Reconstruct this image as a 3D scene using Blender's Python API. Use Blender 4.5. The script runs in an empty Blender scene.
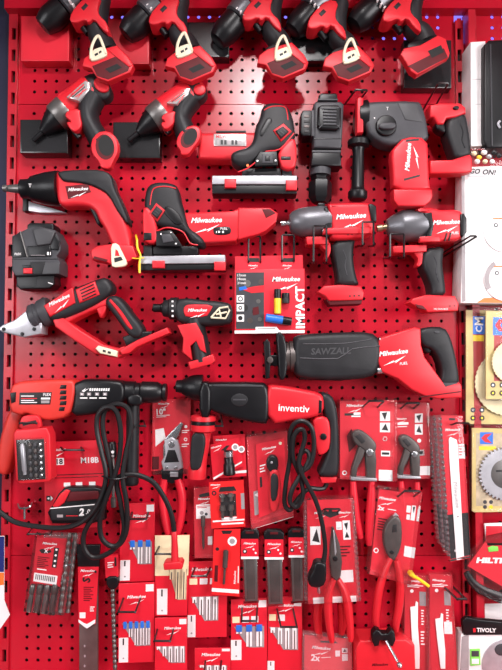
import bpy, math, random
from mathutils import Vector, Matrix
from mathutils.geometry import tessellate_polygon
random.seed(7)
COL = bpy.context.scene.collection
# ------------------------------------------------------------------ camera
F = 550.0; D = 1.10; TH = math.radians(2.0); Z0 = 1.45
ZC = Z0 - D * math.tan(TH)
cam = bpy.data.cameras.new('camera'); camo = bpy.data.objects.new('camera', cam); COL.objects.link(camo)
camo.location = (0, -D, ZC); camo.rotation_euler = (math.pi / 2 + TH, 0, 0)
cam.sensor_fit = 'VERTICAL'; cam.sensor_height = 24.0; cam.lens = 24.0 * F / 670.0
cam.clip_start = 0.02
bpy.context.scene.camera = camo

def P(px, py, d):
    """A point of the photograph's wall plan, standing d mm proud of the pegboard."""
    a = (px - 251) / F; b = -(py - 335) / F
    dy = math.cos(TH) - b * math.sin(TH); dz = math.sin(TH) + b * math.cos(TH)
    t = (D - d / 1000.0) / dy
    return Vector((a * t, -d / 1000.0, ZC + dz * t))
def pxm(d): return (D - d / 1000.0) / F      # metres per pixel at depth d

# ------------------------------------------------------------------ materials
def mat(name, rgb, rough=0.45, metal=0.0, var=0.12, scale=40.0, bump=0.0, coat=0.0, spec=0.5, emit=0.0, bscale=None):
    m = bpy.data.materials.new(name); m.use_nodes = True
    nt = m.node_tree; b = nt.nodes['Principled BSDF']
    lin = [((c / 255.0) / 12.92 if c / 255.0 <= 0.04045 else ((c / 255.0 + 0.055) / 1.055) ** 2.4) for c in rgb]
    tc = nt.nodes.new('ShaderNodeTexCoord'); nz = nt.nodes.new('ShaderNodeTexNoise')
    nz.inputs['Scale'].default_value = scale; nz.inputs['Detail'].default_value = 3
    nt.links.new(tc.outputs['Object'], nz.inputs['Vector'])
    rp = nt.nodes.new('ShaderNodeValToRGB')
    rp.color_ramp.elements[0].position = 0.3; rp.color_ramp.elements[1].position = 0.7
    rp.color_ramp.elements[0].color = [c * (1 - var) for c in lin] + [1]
    rp.color_ramp.elements[1].color = [min(1, c * (1 + var)) for c in lin] + [1]
    nt.links.new(nz.outputs['Fac'], rp.inputs['Fac']); nt.links.new(rp.outputs['Color'], b.inputs['Base Color'])
    b.inputs['Roughness'].default_value = rough; b.inputs['Metallic'].default_value = metal
    b.inputs['Specular IOR Level'].default_value = spec
    b.inputs['Coat Weight'].default_value = coat; b.inputs['Coat Roughness'].default_value = 0.15
    if bump:
        n2 = nt.nodes.new('ShaderNodeTexNoise'); n2.inputs['Scale'].default_value = bscale or scale * 8
        nt.links.new(tc.outputs['Object'], n2.inputs['Vector'])
        bp = nt.nodes.new('ShaderNodeBump'); bp.inputs['Strength'].default_value = bump; bp.inputs['Distance'].default_value = 0.001
        nt.links.new(n2.outputs['Fac'], bp.inputs['Height']); nt.links.new(bp.outputs['Normal'], b.inputs['Normal'])
    if emit:
        nt.links.new(rp.outputs['Color'], b.inputs['Emission Color']); b.inputs['Emission Strength'].default_value = emit
    return m
def clear_mat(name, tint=(1, 1, 1), gloss=0.035, rough=0.08, haze=0.008):
    m = bpy.data.materials.new(name); m.use_nodes = True
    nt = m.node_tree; nt.nodes.clear()
    out = nt.nodes.new('ShaderNodeOutputMaterial'); tr = nt.nodes.new('ShaderNodeBsdfTransparent'); gl = nt.nodes.new('ShaderNodeBsdfGlossy')
    df = nt.nodes.new('ShaderNodeBsdfDiffuse'); m0 = nt.nodes.new('ShaderNodeMixShader')
    fr = nt.nodes.new('ShaderNodeLayerWeight'); fr.inputs['Blend'].default_value = 0.12
    ad = nt.nodes.new('ShaderNodeMath'); ad.operation = 'ADD'; ad.use_clamp = True
    mx = nt.nodes.new('ShaderNodeMixShader'); nz = nt.nodes.new('ShaderNodeTexNoise'); nz.inputs['Scale'].default_value = 60
    mu = nt.nodes.new('ShaderNodeMath'); mu.operation = 'MULTIPLY'; mu.inputs[1].default_value = gloss
    tr.inputs['Color'].default_value = (*tint, 1); gl.inputs['Roughness'].default_value = rough
    df.inputs['Color'].default_value = (.85, .8, .82, 1); m0.inputs['Fac'].default_value = haze
    L = nt.links.new
    L(nz.outputs['Fac'], mu.inputs[0]); L(mu.outputs[0], ad.inputs[0]); L(fr.outputs['Fresnel'], ad.inputs[1])
    L(tr.outputs[0], m0.inputs[1]); L(df.outputs[0], m0.inputs[2])
    L(ad.outputs[0], mx.inputs['Fac']); L(m0.outputs[0], mx.inputs[1]); L(gl.outputs[0], mx.inputs[2]); L(mx.outputs[0], out.inputs['Surface'])
    return m

WALLR = mat('red_powder_coat', (184, 18, 40), 0.25, var=0.06, scale=6, bump=0.02, spec=0.4, bscale=900)
POSTR = mat('red_post_paint', (180, 18, 38), 0.34, var=0.06, scale=6, spec=0.55)
NAVY = mat('navy_panel', (16, 15, 48), 0.7, var=0.15, scale=5)
VOID = mat('dark_backing', (34, 8, 14), 0.8)
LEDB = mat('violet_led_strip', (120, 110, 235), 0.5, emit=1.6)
RED = mat('red_tool_plastic', (208, 32, 44), 0.42, var=0.05, spec=0.4, bump=0.05)
ORED = mat('orange_red_plastic', (208, 50, 42), 0.45, var=0.05)
DRED = mat('dark_red_and_shaded_plastic', (84, 12, 20), 0.55, spec=0.3)  # dark red parts and print; also painted shade under the drills
BLK = mat('black_rubber', (30, 29, 32), 0.5, var=0.2, bump=0.12, spec=0.36)
BLK2 = mat('black_plastic', (17, 16, 19), 0.36, var=0.15, spec=0.34)
PURE = mat('black_void', (8, 7, 8), 0.7)
DGR = mat('dark_grey_plastic', (60, 59, 63), 0.46, var=0.12, spec=0.36)
MGR = mat('gunmetal_casting', (104, 103, 108), 0.36, metal=0.45, var=0.12, bump=0.08)
GMET = mat('grey_steel', (120, 116, 114), 0.38, metal=0.75, var=0.15)
PLIER = mat('dark_plier_steel', (86, 78, 76), 0.42, metal=0.5, var=0.2)
SIL = mat('silver_steel', (196, 196, 200), 0.24, metal=0.9, var=0.1)
ALU = mat('satin_aluminium', (188, 186, 192), 0.34, metal=0.55, var=0.12)
CREAM = mat('cream_clip', (226, 214, 186), 0.4, var=0.06)
WHT = mat('white_print', (238, 232, 232), 0.5, var=0.03)
PAPER = mat('white_paper', (228, 222, 222), 0.55, var=0.05)
GRYP = mat('grey_print', (150, 140, 142), 0.5)
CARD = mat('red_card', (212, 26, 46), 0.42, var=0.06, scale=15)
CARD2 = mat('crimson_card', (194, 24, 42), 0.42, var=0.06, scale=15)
BLKP = mat('black_print', (26, 22, 24), 0.5)
EMB = mat('embossed_grey', (58, 57, 60), 0.5)
BLUE = mat('blue_plastic', (38, 108, 206), 0.35)
YEL = mat('yellow_plastic', (240, 200, 40), 0.4)
GRN = mat('green_sticker', (126, 214, 84), 0.5)
CRM = mat('cream_paper', (228, 212, 172), 0.5)
BRN = mat('tan_wood_print', (186, 168, 140), 0.55, var=0.25, scale=60)
WIRE = mat('black_wire', (26, 22, 24), 0.35, var=0.1)
CORD = mat('black_cord_rubber', (22, 21, 23), 0.45, var=0.1, spec=0.4)
CHRM = mat('chrome_label', (214, 206, 206), 0.2, metal=0.6)
ORNG = mat('orange_print', (236, 116, 44), 0.5)
CLEAR = clear_mat('clear_blister')
HAZY = clear_mat('hazy_blister', (0.97, 0.95, 0.96), 0.08, 0.16, 0.05)

# ------------------------------------------------------------------ mesh builder (coordinates: wall-plan pixels + depth in mm)
XF = [None]
def xf(x, y): return XF[0](x, y) if XF[0] else (x, y)
def affine3(src, dst):
    (a, b), (c, d), (e, f) = src
    M = Matrix(((a, b, 1), (c, d, 1), (e, f, 1))).inverted()
    cx = M @ Vector([p[0] for p in dst]); cy = M @ Vector([p[1] for p in dst])
    return lambda x, y: (cx[0] * x + cx[1] * y + cx[2], cy[0] * x + cy[1] * y + cy[2])
def chaikin(pts, n):
    for _ in range(n):
        q = []
        for i in range(len(pts)):
            a, b = pts[i], pts[(i + 1) % len(pts)]
            q += [(a[0] * .75 + b[0] * .25, a[1] * .75 + b[1] * .25), (a[0] * .25 + b[0] * .75, a[1] * .25 + b[1] * .75)]
        pts = q
    return pts
def area(p): return sum(p[i][0] * p[(i + 1) % len(p)][1] - p[(i + 1) % len(p)][0] * p[i][1] for i in range(len(p))) / 2
def inset(pts, r):
    n = len(pts); out = []
    for i in range(n):
        a, b, c = pts[i - 1], pts[i], pts[(i + 1) % n]
        e1 = (b[0] - a[0], b[1] - a[1]); e2 = (c[0] - b[0], c[1] - b[1])
        l1 = math.hypot(*e1) or 1e-6; l2 = math.hypot(*e2) or 1e-6
        n1 = (-e1[1] / l1, e1[0] / l1); n2 = (-e2[1] / l2, e2[0] / l2)
        m = (n1[0] + n2[0], n1[1] + n2[1]); l = math.hypot(*m)
        if l < 1e-3: out.append(b); continue
        m = (m[0] / l, m[1] / l); k = max(0.6, m[0] * n1[0] + m[1] * n1[1])
        out.append((b[0] + m[0] * r / k, b[1] + m[1] * r / k))
    return out
def ell(cx, cy, rx, ry=None, n=20, rot=0, a0=0, a1=360):
    ry = ry or rx; c, s = math.cos(math.radians(rot)), math.sin(math.radians(rot)); o = []
    full = a1 - a0 >= 360
    for i in range(n if full else n + 1):
        t = math.radians(a0 + (a1 - a0) * i / n); x, y = rx * math.cos(t), ry * math.sin(t)
        o.append((cx + x * c - y * s, cy + x * s + y * c))
    return o
def R(x0, y0, x1, y1): return [(x0, y0), (x1, y0), (x1, y1), (x0, y1)]
def bar(x0, y0, x1, y1, w):
    dx, dy = x1 - x0, y1 - y0; l = math.hypot(dx, dy); nx, ny = -dy / l * w / 2, dx / l * w / 2
    return [(x0 + nx, y0 + ny), (x1 + nx, y1 + ny), (x1 - nx, y1 - ny), (x0 - nx, y0 - ny)]
def catmull(pts, sub):
    if len(pts) < 3 or sub <= 1: return [tuple(p) for p in pts]
    o = []
    for i in range(len(pts) - 1):
        p0 = pts[max(0, i - 1)]; p1 = pts[i]; p2 = pts[i + 1]; p3 = pts[min(len(pts) - 1, i + 2)]
        for k in range(sub):
            t = k / sub
            o.append(tuple(.5 * (2 * b + (c - a) * t + (2 * a - 5 * b + 4 * c - d) * t * t + (3 * b - a - 3 * c + d) * t ** 3) for a, b, c, d in zip(p0, p1, p2, p3)))
    o.append(tuple(pts[-1])); return o
_tc = {}
def text_geo(s, shear, bold):
    k = (s, shear, bold)
    if k not in _tc:
        cu = bpy.data.curves.new('t', 'FONT'); cu.body = s; cu.shear = shear; cu.offset = bold; cu.resolution_u = 2
        o = bpy.data.objects.new('t', cu); COL.objects.link(o)
        dg = bpy.context.evaluated_depsgraph_get(); dg.update()
        me = o.evaluated_get(dg).to_mesh()
        vs = [(v.co.x, v.co.y) for v in me.vertices]; fs = [tuple(p.vertices) for p in me.polygons]
        bpy.data.objects.remove(o); bpy.data.curves.remove(cu)
        x0, x1 = min(v[0] for v in vs), max(v[0] for v in vs); y0, y1 = min(v[1] for v in vs), max(v[1] for v in vs)
        vs = [((x - (x0 + x1) / 2) / (x1 - x0), (y - (y0 + y1) / 2) / (x1 - x0)) for x, y in vs]
        _tc[k] = (vs, fs, (y1 - y0) / (x1 - x0))
    return _tc[k]

class MB:
    def __init__(s): s.v = []; s.f = []; s.mi = []; s.sm = []; s.mats = []
    def _m(s, m):
        if m not in s.mats: s.mats.append(m)
        return s.mats.index(m)
    def face(s, idx, m, sm=False): s.f.append(tuple(idx)); s.mi.append(s._m(m)); s.sm.append(sm)
    def prism(s, pts, d0, d1, m, bev=1.0, sm=0, seg=3, capm=None, dep=None):
        pts = [xf(*p) for p in pts]
        if sm: pts = chaikin(pts, sm)
        if area(pts) < 0: pts = pts[::-1]        # orientation: image y is down
        if d1 > 56 and d1 - d0 > 36: d0 = d1 - 36
        bd = min(dep if dep is not None else bev * 2.0, (d1 - d0) * 0.9)
        rings = [(0, d0)]
        if bev > 0:
            for k in range(seg + 1):
                a = math.pi / 2 * k / seg
                rings.append((bev * (1 - math.cos(a)), d1 - bd + bd * math.sin(a)))
        else: rings.append((0, d1))
        n = len(pts); base = len(s.v)
        for r, d in rings:
            for q in (inset(pts, r) if r else pts):
                w = P(q[0], q[1], d1); s.v.append(Vector((w.x, -d / 1000.0, w.z)))
        for k in range(len(rings) - 1):
            for i in range(n):
                j = (i + 1) % n; a = base + k * n
                s.face((a + i, a + n + i, a + n + j, a + j), m, True)
        t = base + (len(rings) - 1) * n
        top = inset(pts, bev) if bev > 0 else pts
        for tri in tessellate_polygon([[Vector((q[0], q[1], 0)) for q in top]]):
            a, b, c = (top[i] for i in tri)
            if (b[0] - a[0]) * (c[1] - a[1]) - (b[1] - a[1]) * (c[0] - a[0]) > 0: tri = tri[::-1]
            s.face([t + i for i in tri], capm or m)
        s.face([base + i for i in range(n)], m)
        return s
    def slab(s, pts, d0, d1, m): return s.prism(pts, d0, d1, m, 0)
    def decal(s, pts, d, m):
        pts = [xf(*p) for p in pts]
        if area(pts) < 0: pts = pts[::-1]
        b = len(s.v); s.v += [P(x, y, d) for x, y in pts]; s.face([b + i for i in reversed(range(len(pts)))], m); return s
    def lathe(s, p0, p1, prof, dc, m, n=24, flat=1.0, dc1=None, m2=None):
        """prof: (t along p0->p1, radius px[, material])"""
        a = P(*xf(*p0), dc); b = P(*xf(*p1), dc if dc1 is None else dc1)
        ax = (b - a); u = ax.normalized(); yv = Vector((0, -1, 0)); w = u.cross(yv).normalized(); yv = w.cross(u).normalized() * flat
        k = pxm(dc); base = len(s.v)
        for q in prof:
            c = a + ax * q[0]
            for i in range(n):
                t = 2 * math.pi * i / n
                s.v.append(c + (w * math.cos(t) + yv * math.sin(t)) * q[1] * k)
        for r in range(len(prof) - 1):
            mm = prof[r][2] if len(prof[r]) > 2 else m
            for i in range(n):
                j = (i + 1) % n; o = base + r * n
                s.face((o + i, o + n + i, o + n + j, o + j), mm, True)
        s.face([base + i for i in range(n)], prof[0][2] if len(prof[0]) > 2 else m)
        o = base + (len(prof) - 1) * n
        s.face([o + i for i in reversed(range(n))], prof[-1][2] if len(prof[-1]) > 2 else m)
        return s
    def sweep(s, path, m, d=40, r=None, n=10, sub=5, flat=1.0, box=False, closed=False):
        """path: (x, y[, r[, d]])"""
        pts = []
        for p in path:
            x, y = xf(p[0], p[1]); pts.append((x, y, p[2] if len(p) > 2 and p[2] is not None else r, p[3] if len(p) > 3 else d))
        if closed: pts.append(pts[0])
        pts = catmull(pts, sub); W = [P(x, y, dd) for x, y, rr, dd in pts]; base = len(s.v); N = len(W)
        up = Vector((0, -1, 0)); prev = None
        for i in range(N):
            t = (W[min(i + 1, N - 1)] - W[max(i - 1, 0)])
            t = t.normalized() if t.length > 1e-9 else Vector((1, 0, 0))
            if prev is None:
                w = t.cross(up)
                if w.length < 0.05: w = t.cross(Vector((0, 0, 1)))
                w.normalize()
            else:
                w = prev - t * prev.dot(t); w.normalize()
            prev = w.copy(); y2 = w.cross(t).normalized() * flat
            k = pxm(pts[i][3]) * pts[i][2]
            for j in range(n):
                a = 2 * math.pi * (j + .5) / n; c, sn = math.cos(a), math.sin(a)
                if box:
                    e = 0.55; c = math.copysign(abs(c) ** e, c); sn = math.copysign(abs(sn) ** e, sn)
                s.v.append(W[i] + (w * c + y2 * sn) * k)
        for r_ in range(N - 1):
            for i in range(n):
                j = (i + 1) % n; o = base + r_ * n
                s.face((o + i, o + j, o + n + j, o + n + i), m, True)
        if not closed:
            s.face([base + i for i in reversed(range(n))], m); o = base + (N - 1) * n; s.face([o + i for i in range(n)], m)
        return s
    def text(s, t, cx, cy, w, d, m, rot=0, shear=0.0, bold=0.0, h=None):
        vs, fs, ar = text_geo(t, shear, bold); c, sn = math.cos(math.radians(rot)), math.sin(math.radians(rot))
        ky = (h / (ar * w)) if h else 1.0; b = len(s.v)
        for u, v in vs:
            u *= w; v *= w * ky
            s.v.append(P(cx + u * c - v * sn, cy - (u * sn + v * c), d))
        for f in fs: s.face([b + i for i in f], m)
        return s
    def logo(s, cx, cy, w, d, m, rot=0, tag=None):
        c, sn = math.cos(math.radians(rot)), math.sin(math.radians(rot))
        T = lambda u, v: (cx + (u * c - v * sn) * w, cy - (u * sn + v * c) * w)
        s.text('Milwaukee', cx, cy, w, d, m, rot, 0.28, 0.022)
        bolt = [(-.42, -.40), (-.02, -.25), (-.04, -.30), (.42, -.13), (.02, -.36), (.04, -.30)]
        x = XF[0]; XF[0] = None
        s.decal([T(u, v - .02) for u, v in bolt], d, m); XF[0] = x
        if tag: s.text(tag, *T(.30, -.42), w * .28, d, m, rot, 0.2, 0.01)
        return s
    def build(s, name, parent=None, label=None, sharp=38):
        if parent is not None: org = parent.matrix_world.translation.copy() if parent.parent is None else ORG[parent.name]
        else:
            n = len(s.v); org = Vector((sum(v.x for v in s.v) / n, max(v.y for v in s.v), min(v.z for v in s.v)))
        me = bpy.data.meshes.new(name); me.from_pydata([v - org for v in s.v], [], s.f)
        for m in s.mats: me.materials.append(m)
        me.polygons.foreach_set('material_index', s.mi); me.polygons.foreach_set('use_smooth', s.sm)
        me.update()
        if any(s.sm): me.set_sharp_from_angle(angle=math.radians(sharp))
        o = bpy.data.objects.new(name, me); COL.objects.link(o)
        ORG[o.name] = org
        if parent is None: o.location = org
        else:
            o.parent = parent
        if label: o['label'] = label
        return o
ORG = {}
def thing(name, label, cat, px, py, d, group=None):
    o = bpy.data.objects.new(name, None); COL.objects.link(o); o.location = P(px, py, d); o.empty_display_size = 0.01
    o.matrix_world = Matrix.Translation(o.location)
    ORG[o.name] = Vector(o.location); tag(o, label, cat, group); return o
def tag(o, label, cat, group=None):
    o['label'] = label; o['category'] = cat
    if group: o['group'] = group
    return o
def struct(o): o['kind'] = 'structure'; return o

class Card:
    """A printed card hung on the board: quad tl, tr, br, bl in plan pixels at depth d (mm, front face)."""
    def __init__(s, quad, d, m=None, th=1.2, bev=0):
        s.q = quad; s.d = d; s.mb = MB(); s.n = 0
        s.mb.prism(quad, d - th, d, m or CARD, bev, 0)
        (x0, y0), (x1, y1) = quad[0], quad[1]; s.w = math.hypot(x1 - x0, y1 - y0); s.rot = -math.degrees(math.atan2(y1 - y0, x1 - x0))
    def at(s, u, v):
        a, b, c, e = s.q
        return tuple((a[i] * (1 - u) + b[i] * u) * (1 - v) + (e[i] * (1 - u) + c[i] * u) * v for i in (0, 1))
    def z(s): s.n += 1; return s.d + 0.15 + 0.05 * s.n
    def poly(s, uv, m): s.mb.decal([s.at(u, v) for u, v in uv], s.z(), m); return s
    def rect(s, u0, v0, u1, v1, m): return s.poly([(u0, v0), (u1, v0), (u1, v1), (u0, v1)], m)
    def text(s, t, u, v, w, m, shear=0, bold=0.01, rot=0, h=None):
        s.mb.text(t, *s.at(u, v), w * s.w, s.z(), m, s.rot + rot, shear, bold, h); return s
    def logo(s, u, v, w, m=None, tag=None, rot=0): s.mb.logo(*s.at(u, v), w * s.w, s.z(), m or WHT, s.rot + rot, tag); return s
    def dot(s, u, v, r, m):
        x, y = s.at(u, v); s.mb.decal(ell(x, y, r, r, 14), s.z(), m); return s
    def lines(s, u0, v0, u1, v1, n, m, fill=0.45):
        z = s.z()
        for i in range(n):
            a = v0 + (v1 - v0) * i / n; b = a + (v1 - v0) / n * fill; uu = u1 - (u1 - u0) * (0.0, .25, .1, .35)[i % 4]
            s.mb.decal([s.at(u0, a), s.at(uu, a), s.at(uu, b), s.at(u0, b)], z, m)
        return s
    def build(s, name, parent, label=None): return s.mb.build(name, parent, label)
def hook(label, fx, fy, w, L, wy=None, wx=None, r=1.0, up=0, name='wire_hook', d0=-5, m=None):
    """Double-wire peg hook: two prongs from the board to a front bar at (fx, fy, L mm)."""
    wx = fx if wx is None else wx; wy = fy if wy is None else wy; h = w / 2.0; mb = MB()
    path = [(wx - h, wy, r, d0), (wx - h, wy, r, 3)]
    path2 = [(wx + h, wy, r, 3), (wx + h, wy, r, d0)]
    if up: path += [(fx - h, wy, r, L - 6), (fx - h, wy - 1.5, r, L)]; path2 = [(fx + h, wy - 1.5, r, L), (fx + h, wy, r, L - 6)] + path2
    path += [(fx - h, fy + .6, r, L), (fx - h + .6, fy, r, L), (fx + h - .6, fy, r, L), (fx + h, fy + .6, r, L)] + path2
    mb.sweep(path, m or WIRE, n=6, sub=1)
    return tag(mb.build(name, None), label, 'hook', 'wire hooks on the pegboard')
# ------------------------------------------------------------------ the setting
def pegboard(name, x0, x1, ya, yb):
    """Perforated steel sheet: real round holes on a square grid, x and y given at mid-height plan pixels."""
    X0, X1 = P(x0, 335, 0).x, P(x1, 335, 0).x; ZT, ZB = P(251, ya, 0).z, P(251, yb, 0).z
    pit = 0.0222; r = 0.0035; ph = 0.004; pz = Z0 + 0.006
    k0 = math.ceil((X0 - ph) / pit + .55); k1 = math.floor((X1 - ph) / pit - .55)
    m0 = math.ceil((ZB - pz) / pit + .55); m1 = math.floor((ZT - pz) / pit - .55)
    mb = MB(); cache = {}
    def vert(x, y, z):
        k = (round(x, 6), round(y, 6), round(z, 6))
        if k not in cache: cache[k] = len(mb.v); mb.v.append(Vector((x, y, z)))
        return cache[k]
    for i in range(k0, k1 + 1):
        for j in range(m0, m1 + 1):
            cx, cz = ph + i * pit, pz + j * pit; h = pit / 2
            c = [vert(cx + h * sx, 0, cz + h * sz) for sx, sz in ((1, -1), (1, 1), (-1, 1), (-1, -1))]
            o = [vert(cx + r * math.cos(math.radians(-22.5 + 45 * k)), 0, cz + r * math.sin(math.radians(-22.5 + 45 * k))) for k in range(8)]
            b = [vert(cx + r * math.cos(math.radians(-22.5 + 45 * k)), 0.0015, cz + r * math.sin(math.radians(-22.5 + 45 * k))) for k in range(8)]
            for k in range(4):
                mb.face((c[k], c[(k + 1) % 4], o[(2 * k + 1) % 8], o[2 * k]), WALLR)
                mb.face((c[k], o[2 * k], o[(2 * k - 1) % 8]), WALLR)
            for k in range(8): mb.face((o[k], o[(k + 1) % 8], b[(k + 1) % 8], b[k]), WALLR)
    gx0, gx1 = ph + (k0 - .5) * pit, ph + (k1 + .5) * pit; gz0, gz1 = pz + (m0 - .5) * pit, pz + (m1 + .5) * pit
    for q in (((X0, ZB), (gx0, gz0), (gx0, gz1), (X0, ZT)), ((X1, ZT), (gx1, gz1), (gx1, gz0), (X1, ZB)),
              ((X0, ZT), (gx0, gz1), (gx1, gz1), (X1, ZT)), ((X1, ZB), (gx1, gz0), (gx0, gz0), (X0, ZB))):
        mb.face([vert(x, 0, z) for x, z in q], WALLR)
    # folded lips at the sheet's edges
    for q in (((X0, ZT), (X1, ZT)), ((X0, ZB), (X1, ZB)), ((X0, ZB), (X0, ZT)), ((X1, ZB), (X1, ZT))):
        (ax, az), (bx, bz) = q
        mb.face([vert(ax, 0, az), vert(bx, 0, bz), vert(bx, .014, bz), vert(ax, .014, az)], WALLR)
    return struct(mb.build(name, None, sharp=10))
def wbox(mb, x0, x1, z0, z1, y0, y1, m):
    v = [Vector((x, y, z)) for z in (z0, z1) for x, y in ((x0, y0), (x1, y0), (x1, y1), (x0, y1))]
    b = len(mb.v); mb.v += v
    for f in ((0, 3, 2, 1), (4, 5, 6, 7), (0, 1, 5, 4), (1, 2, 6, 5), (2, 3, 7, 6), (3, 0, 4, 7)): mb.face([b + i for i in f], m)
    return mb
GAP = 0.7
pegboard('wall_back', 14.5, 458, -70, 104)
pegboard('wall_back', 14.5, 458, 104 + GAP, 555)
pegboard('wall_back', 14.5, 458, 555 + GAP, 780)
pegboard('wall_back', 480, 640, -70, 555)
pegboard('wall_back', 480, 640, 555 + GAP, 780)
struct(wbox(MB(), -.56, .80, Z0 - .92, Z0 + .86, .022, .028, VOID).build('wall_back', None))
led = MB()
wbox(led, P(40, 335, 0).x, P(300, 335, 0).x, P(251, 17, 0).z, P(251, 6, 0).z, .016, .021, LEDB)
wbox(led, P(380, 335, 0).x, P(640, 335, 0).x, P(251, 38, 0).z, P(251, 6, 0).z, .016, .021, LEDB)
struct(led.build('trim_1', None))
def upright(name, x0, x1, s0, s1, d, ztop, rung=True):
    X0, X1, A, B = (P(q, 335, 0).x for q in (x0, x1, s0, s1)); zb = Z0 - .92; zt = P(251, ztop, 0).z; y0, y1 = -d / 1000, .012
    mb = MB()
    if not rung:
        wbox(mb, X0, X1, zb, zt, y0, y1, POSTR); return struct(mb.build(name, None))
    wbox(mb, X0, A, zb, zt, y0, y1, POSTR); wbox(mb, B, X1, zb, zt, y0, y1, POSTR)
    pit = .0442; z = P(251, 20, 0).z; k = 0; sl = .0236
    while z - k * pit > zb + .03:
        za = z - k * pit; wbox(mb, A, B, za - (pit - sl), za, y0, y0 + .003, POSTR); k += 1
    if zt > z: wbox(mb, A, B, z, zt, y0, y0 + .003, POSTR)
    wbox(mb, A, B, zb, zt, y0 + .011, y1, PURE)
    return struct(mb.build(name, None))
upright('trim_2', 5.5, 14.3, 8.5, 12.5, 6, -40)
upright('trim_3', 458.3, 466.2, 460.2, 464.4, 6, 22)
upright('trim_4', 468.5, 475.5, 0, 0, 22, 14, False)
upright('trim_5', 475.6, 480.0, 476.2, 479.6, 4, -40)
hd = MB(); wbox(hd, P(5, 335, 0).x, P(640, 335, 0).x, P(251, 8, 26).z, P(251, -95, 0).z, -.026, -.0005, WALLR)
struct(hd.build('trim_6', None))
lw = MB(); wbox(lw, -.62, P(5.2, 335, 0).x, Z0 - .92, Z0 + .86, .004, .02, NAVY); struct(lw.build('wall_left', None))
fl = MB(); wbox(fl, -1.6, 1.8, -.05, 0, -3.0, .03, mat('grey_floor_tile', (120, 116, 116), .4, scale=8)); struct(fl.build('floor', None))

cn = MB(); wbox(cn, P(-30, 335, 0).x, P(640, 335, 0).x, Z0 + .765, Z0 + .80, -.42, -.0265, WALLR); struct(cn.build('shade_canopy', None))  # canopy out of view, added to shade the top of the wall
bd = MB(); wbox(bd, -.56, .80, Z0 - .71, Z0 - .677, -.42, -.001, POSTR); struct(bd.build('trim_8', None))
# ------------------------------------------------------------------ display blocks behind the drills
def block(label, x0, y0, x1, y1, d, m, group='display blocks on the pegboard'):
    mb = MB().prism(R(x0, y0, x1, y1), 1, d, m, .6)
    mb.slab(R(x0 + 1.5, y0 + 1.5, x1 - 1.5, y1 - 1.5), d - .5, d + .25, m)
    tag(mb.build('display_block', None), label, 'display block', group)
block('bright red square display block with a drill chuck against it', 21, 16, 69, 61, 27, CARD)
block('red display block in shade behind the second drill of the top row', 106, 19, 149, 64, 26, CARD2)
GLB = mat('black_gloss_block', (30, 29, 31), .22, spec=.7, var=.1)
block('glossy black display block between second and third drill of the top row', 187, 22, 229, 57, 26, GLB)
block('black display block in shade behind the fourth drill of the top row', 291, 24, 338, 61, 24, GLB)
block('black display block below the drill that has no belt clip', 404, 40, 451.5, 88, 24, GLB)
block('black display block at an impact driver hung beside the slotted post', 20, 119.5, 67.5, 153, 30, GLB)
block('black display block tucked behind the impact driver next to a jigsaw', 113, 122, 160, 158, 28, GLB)

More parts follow.
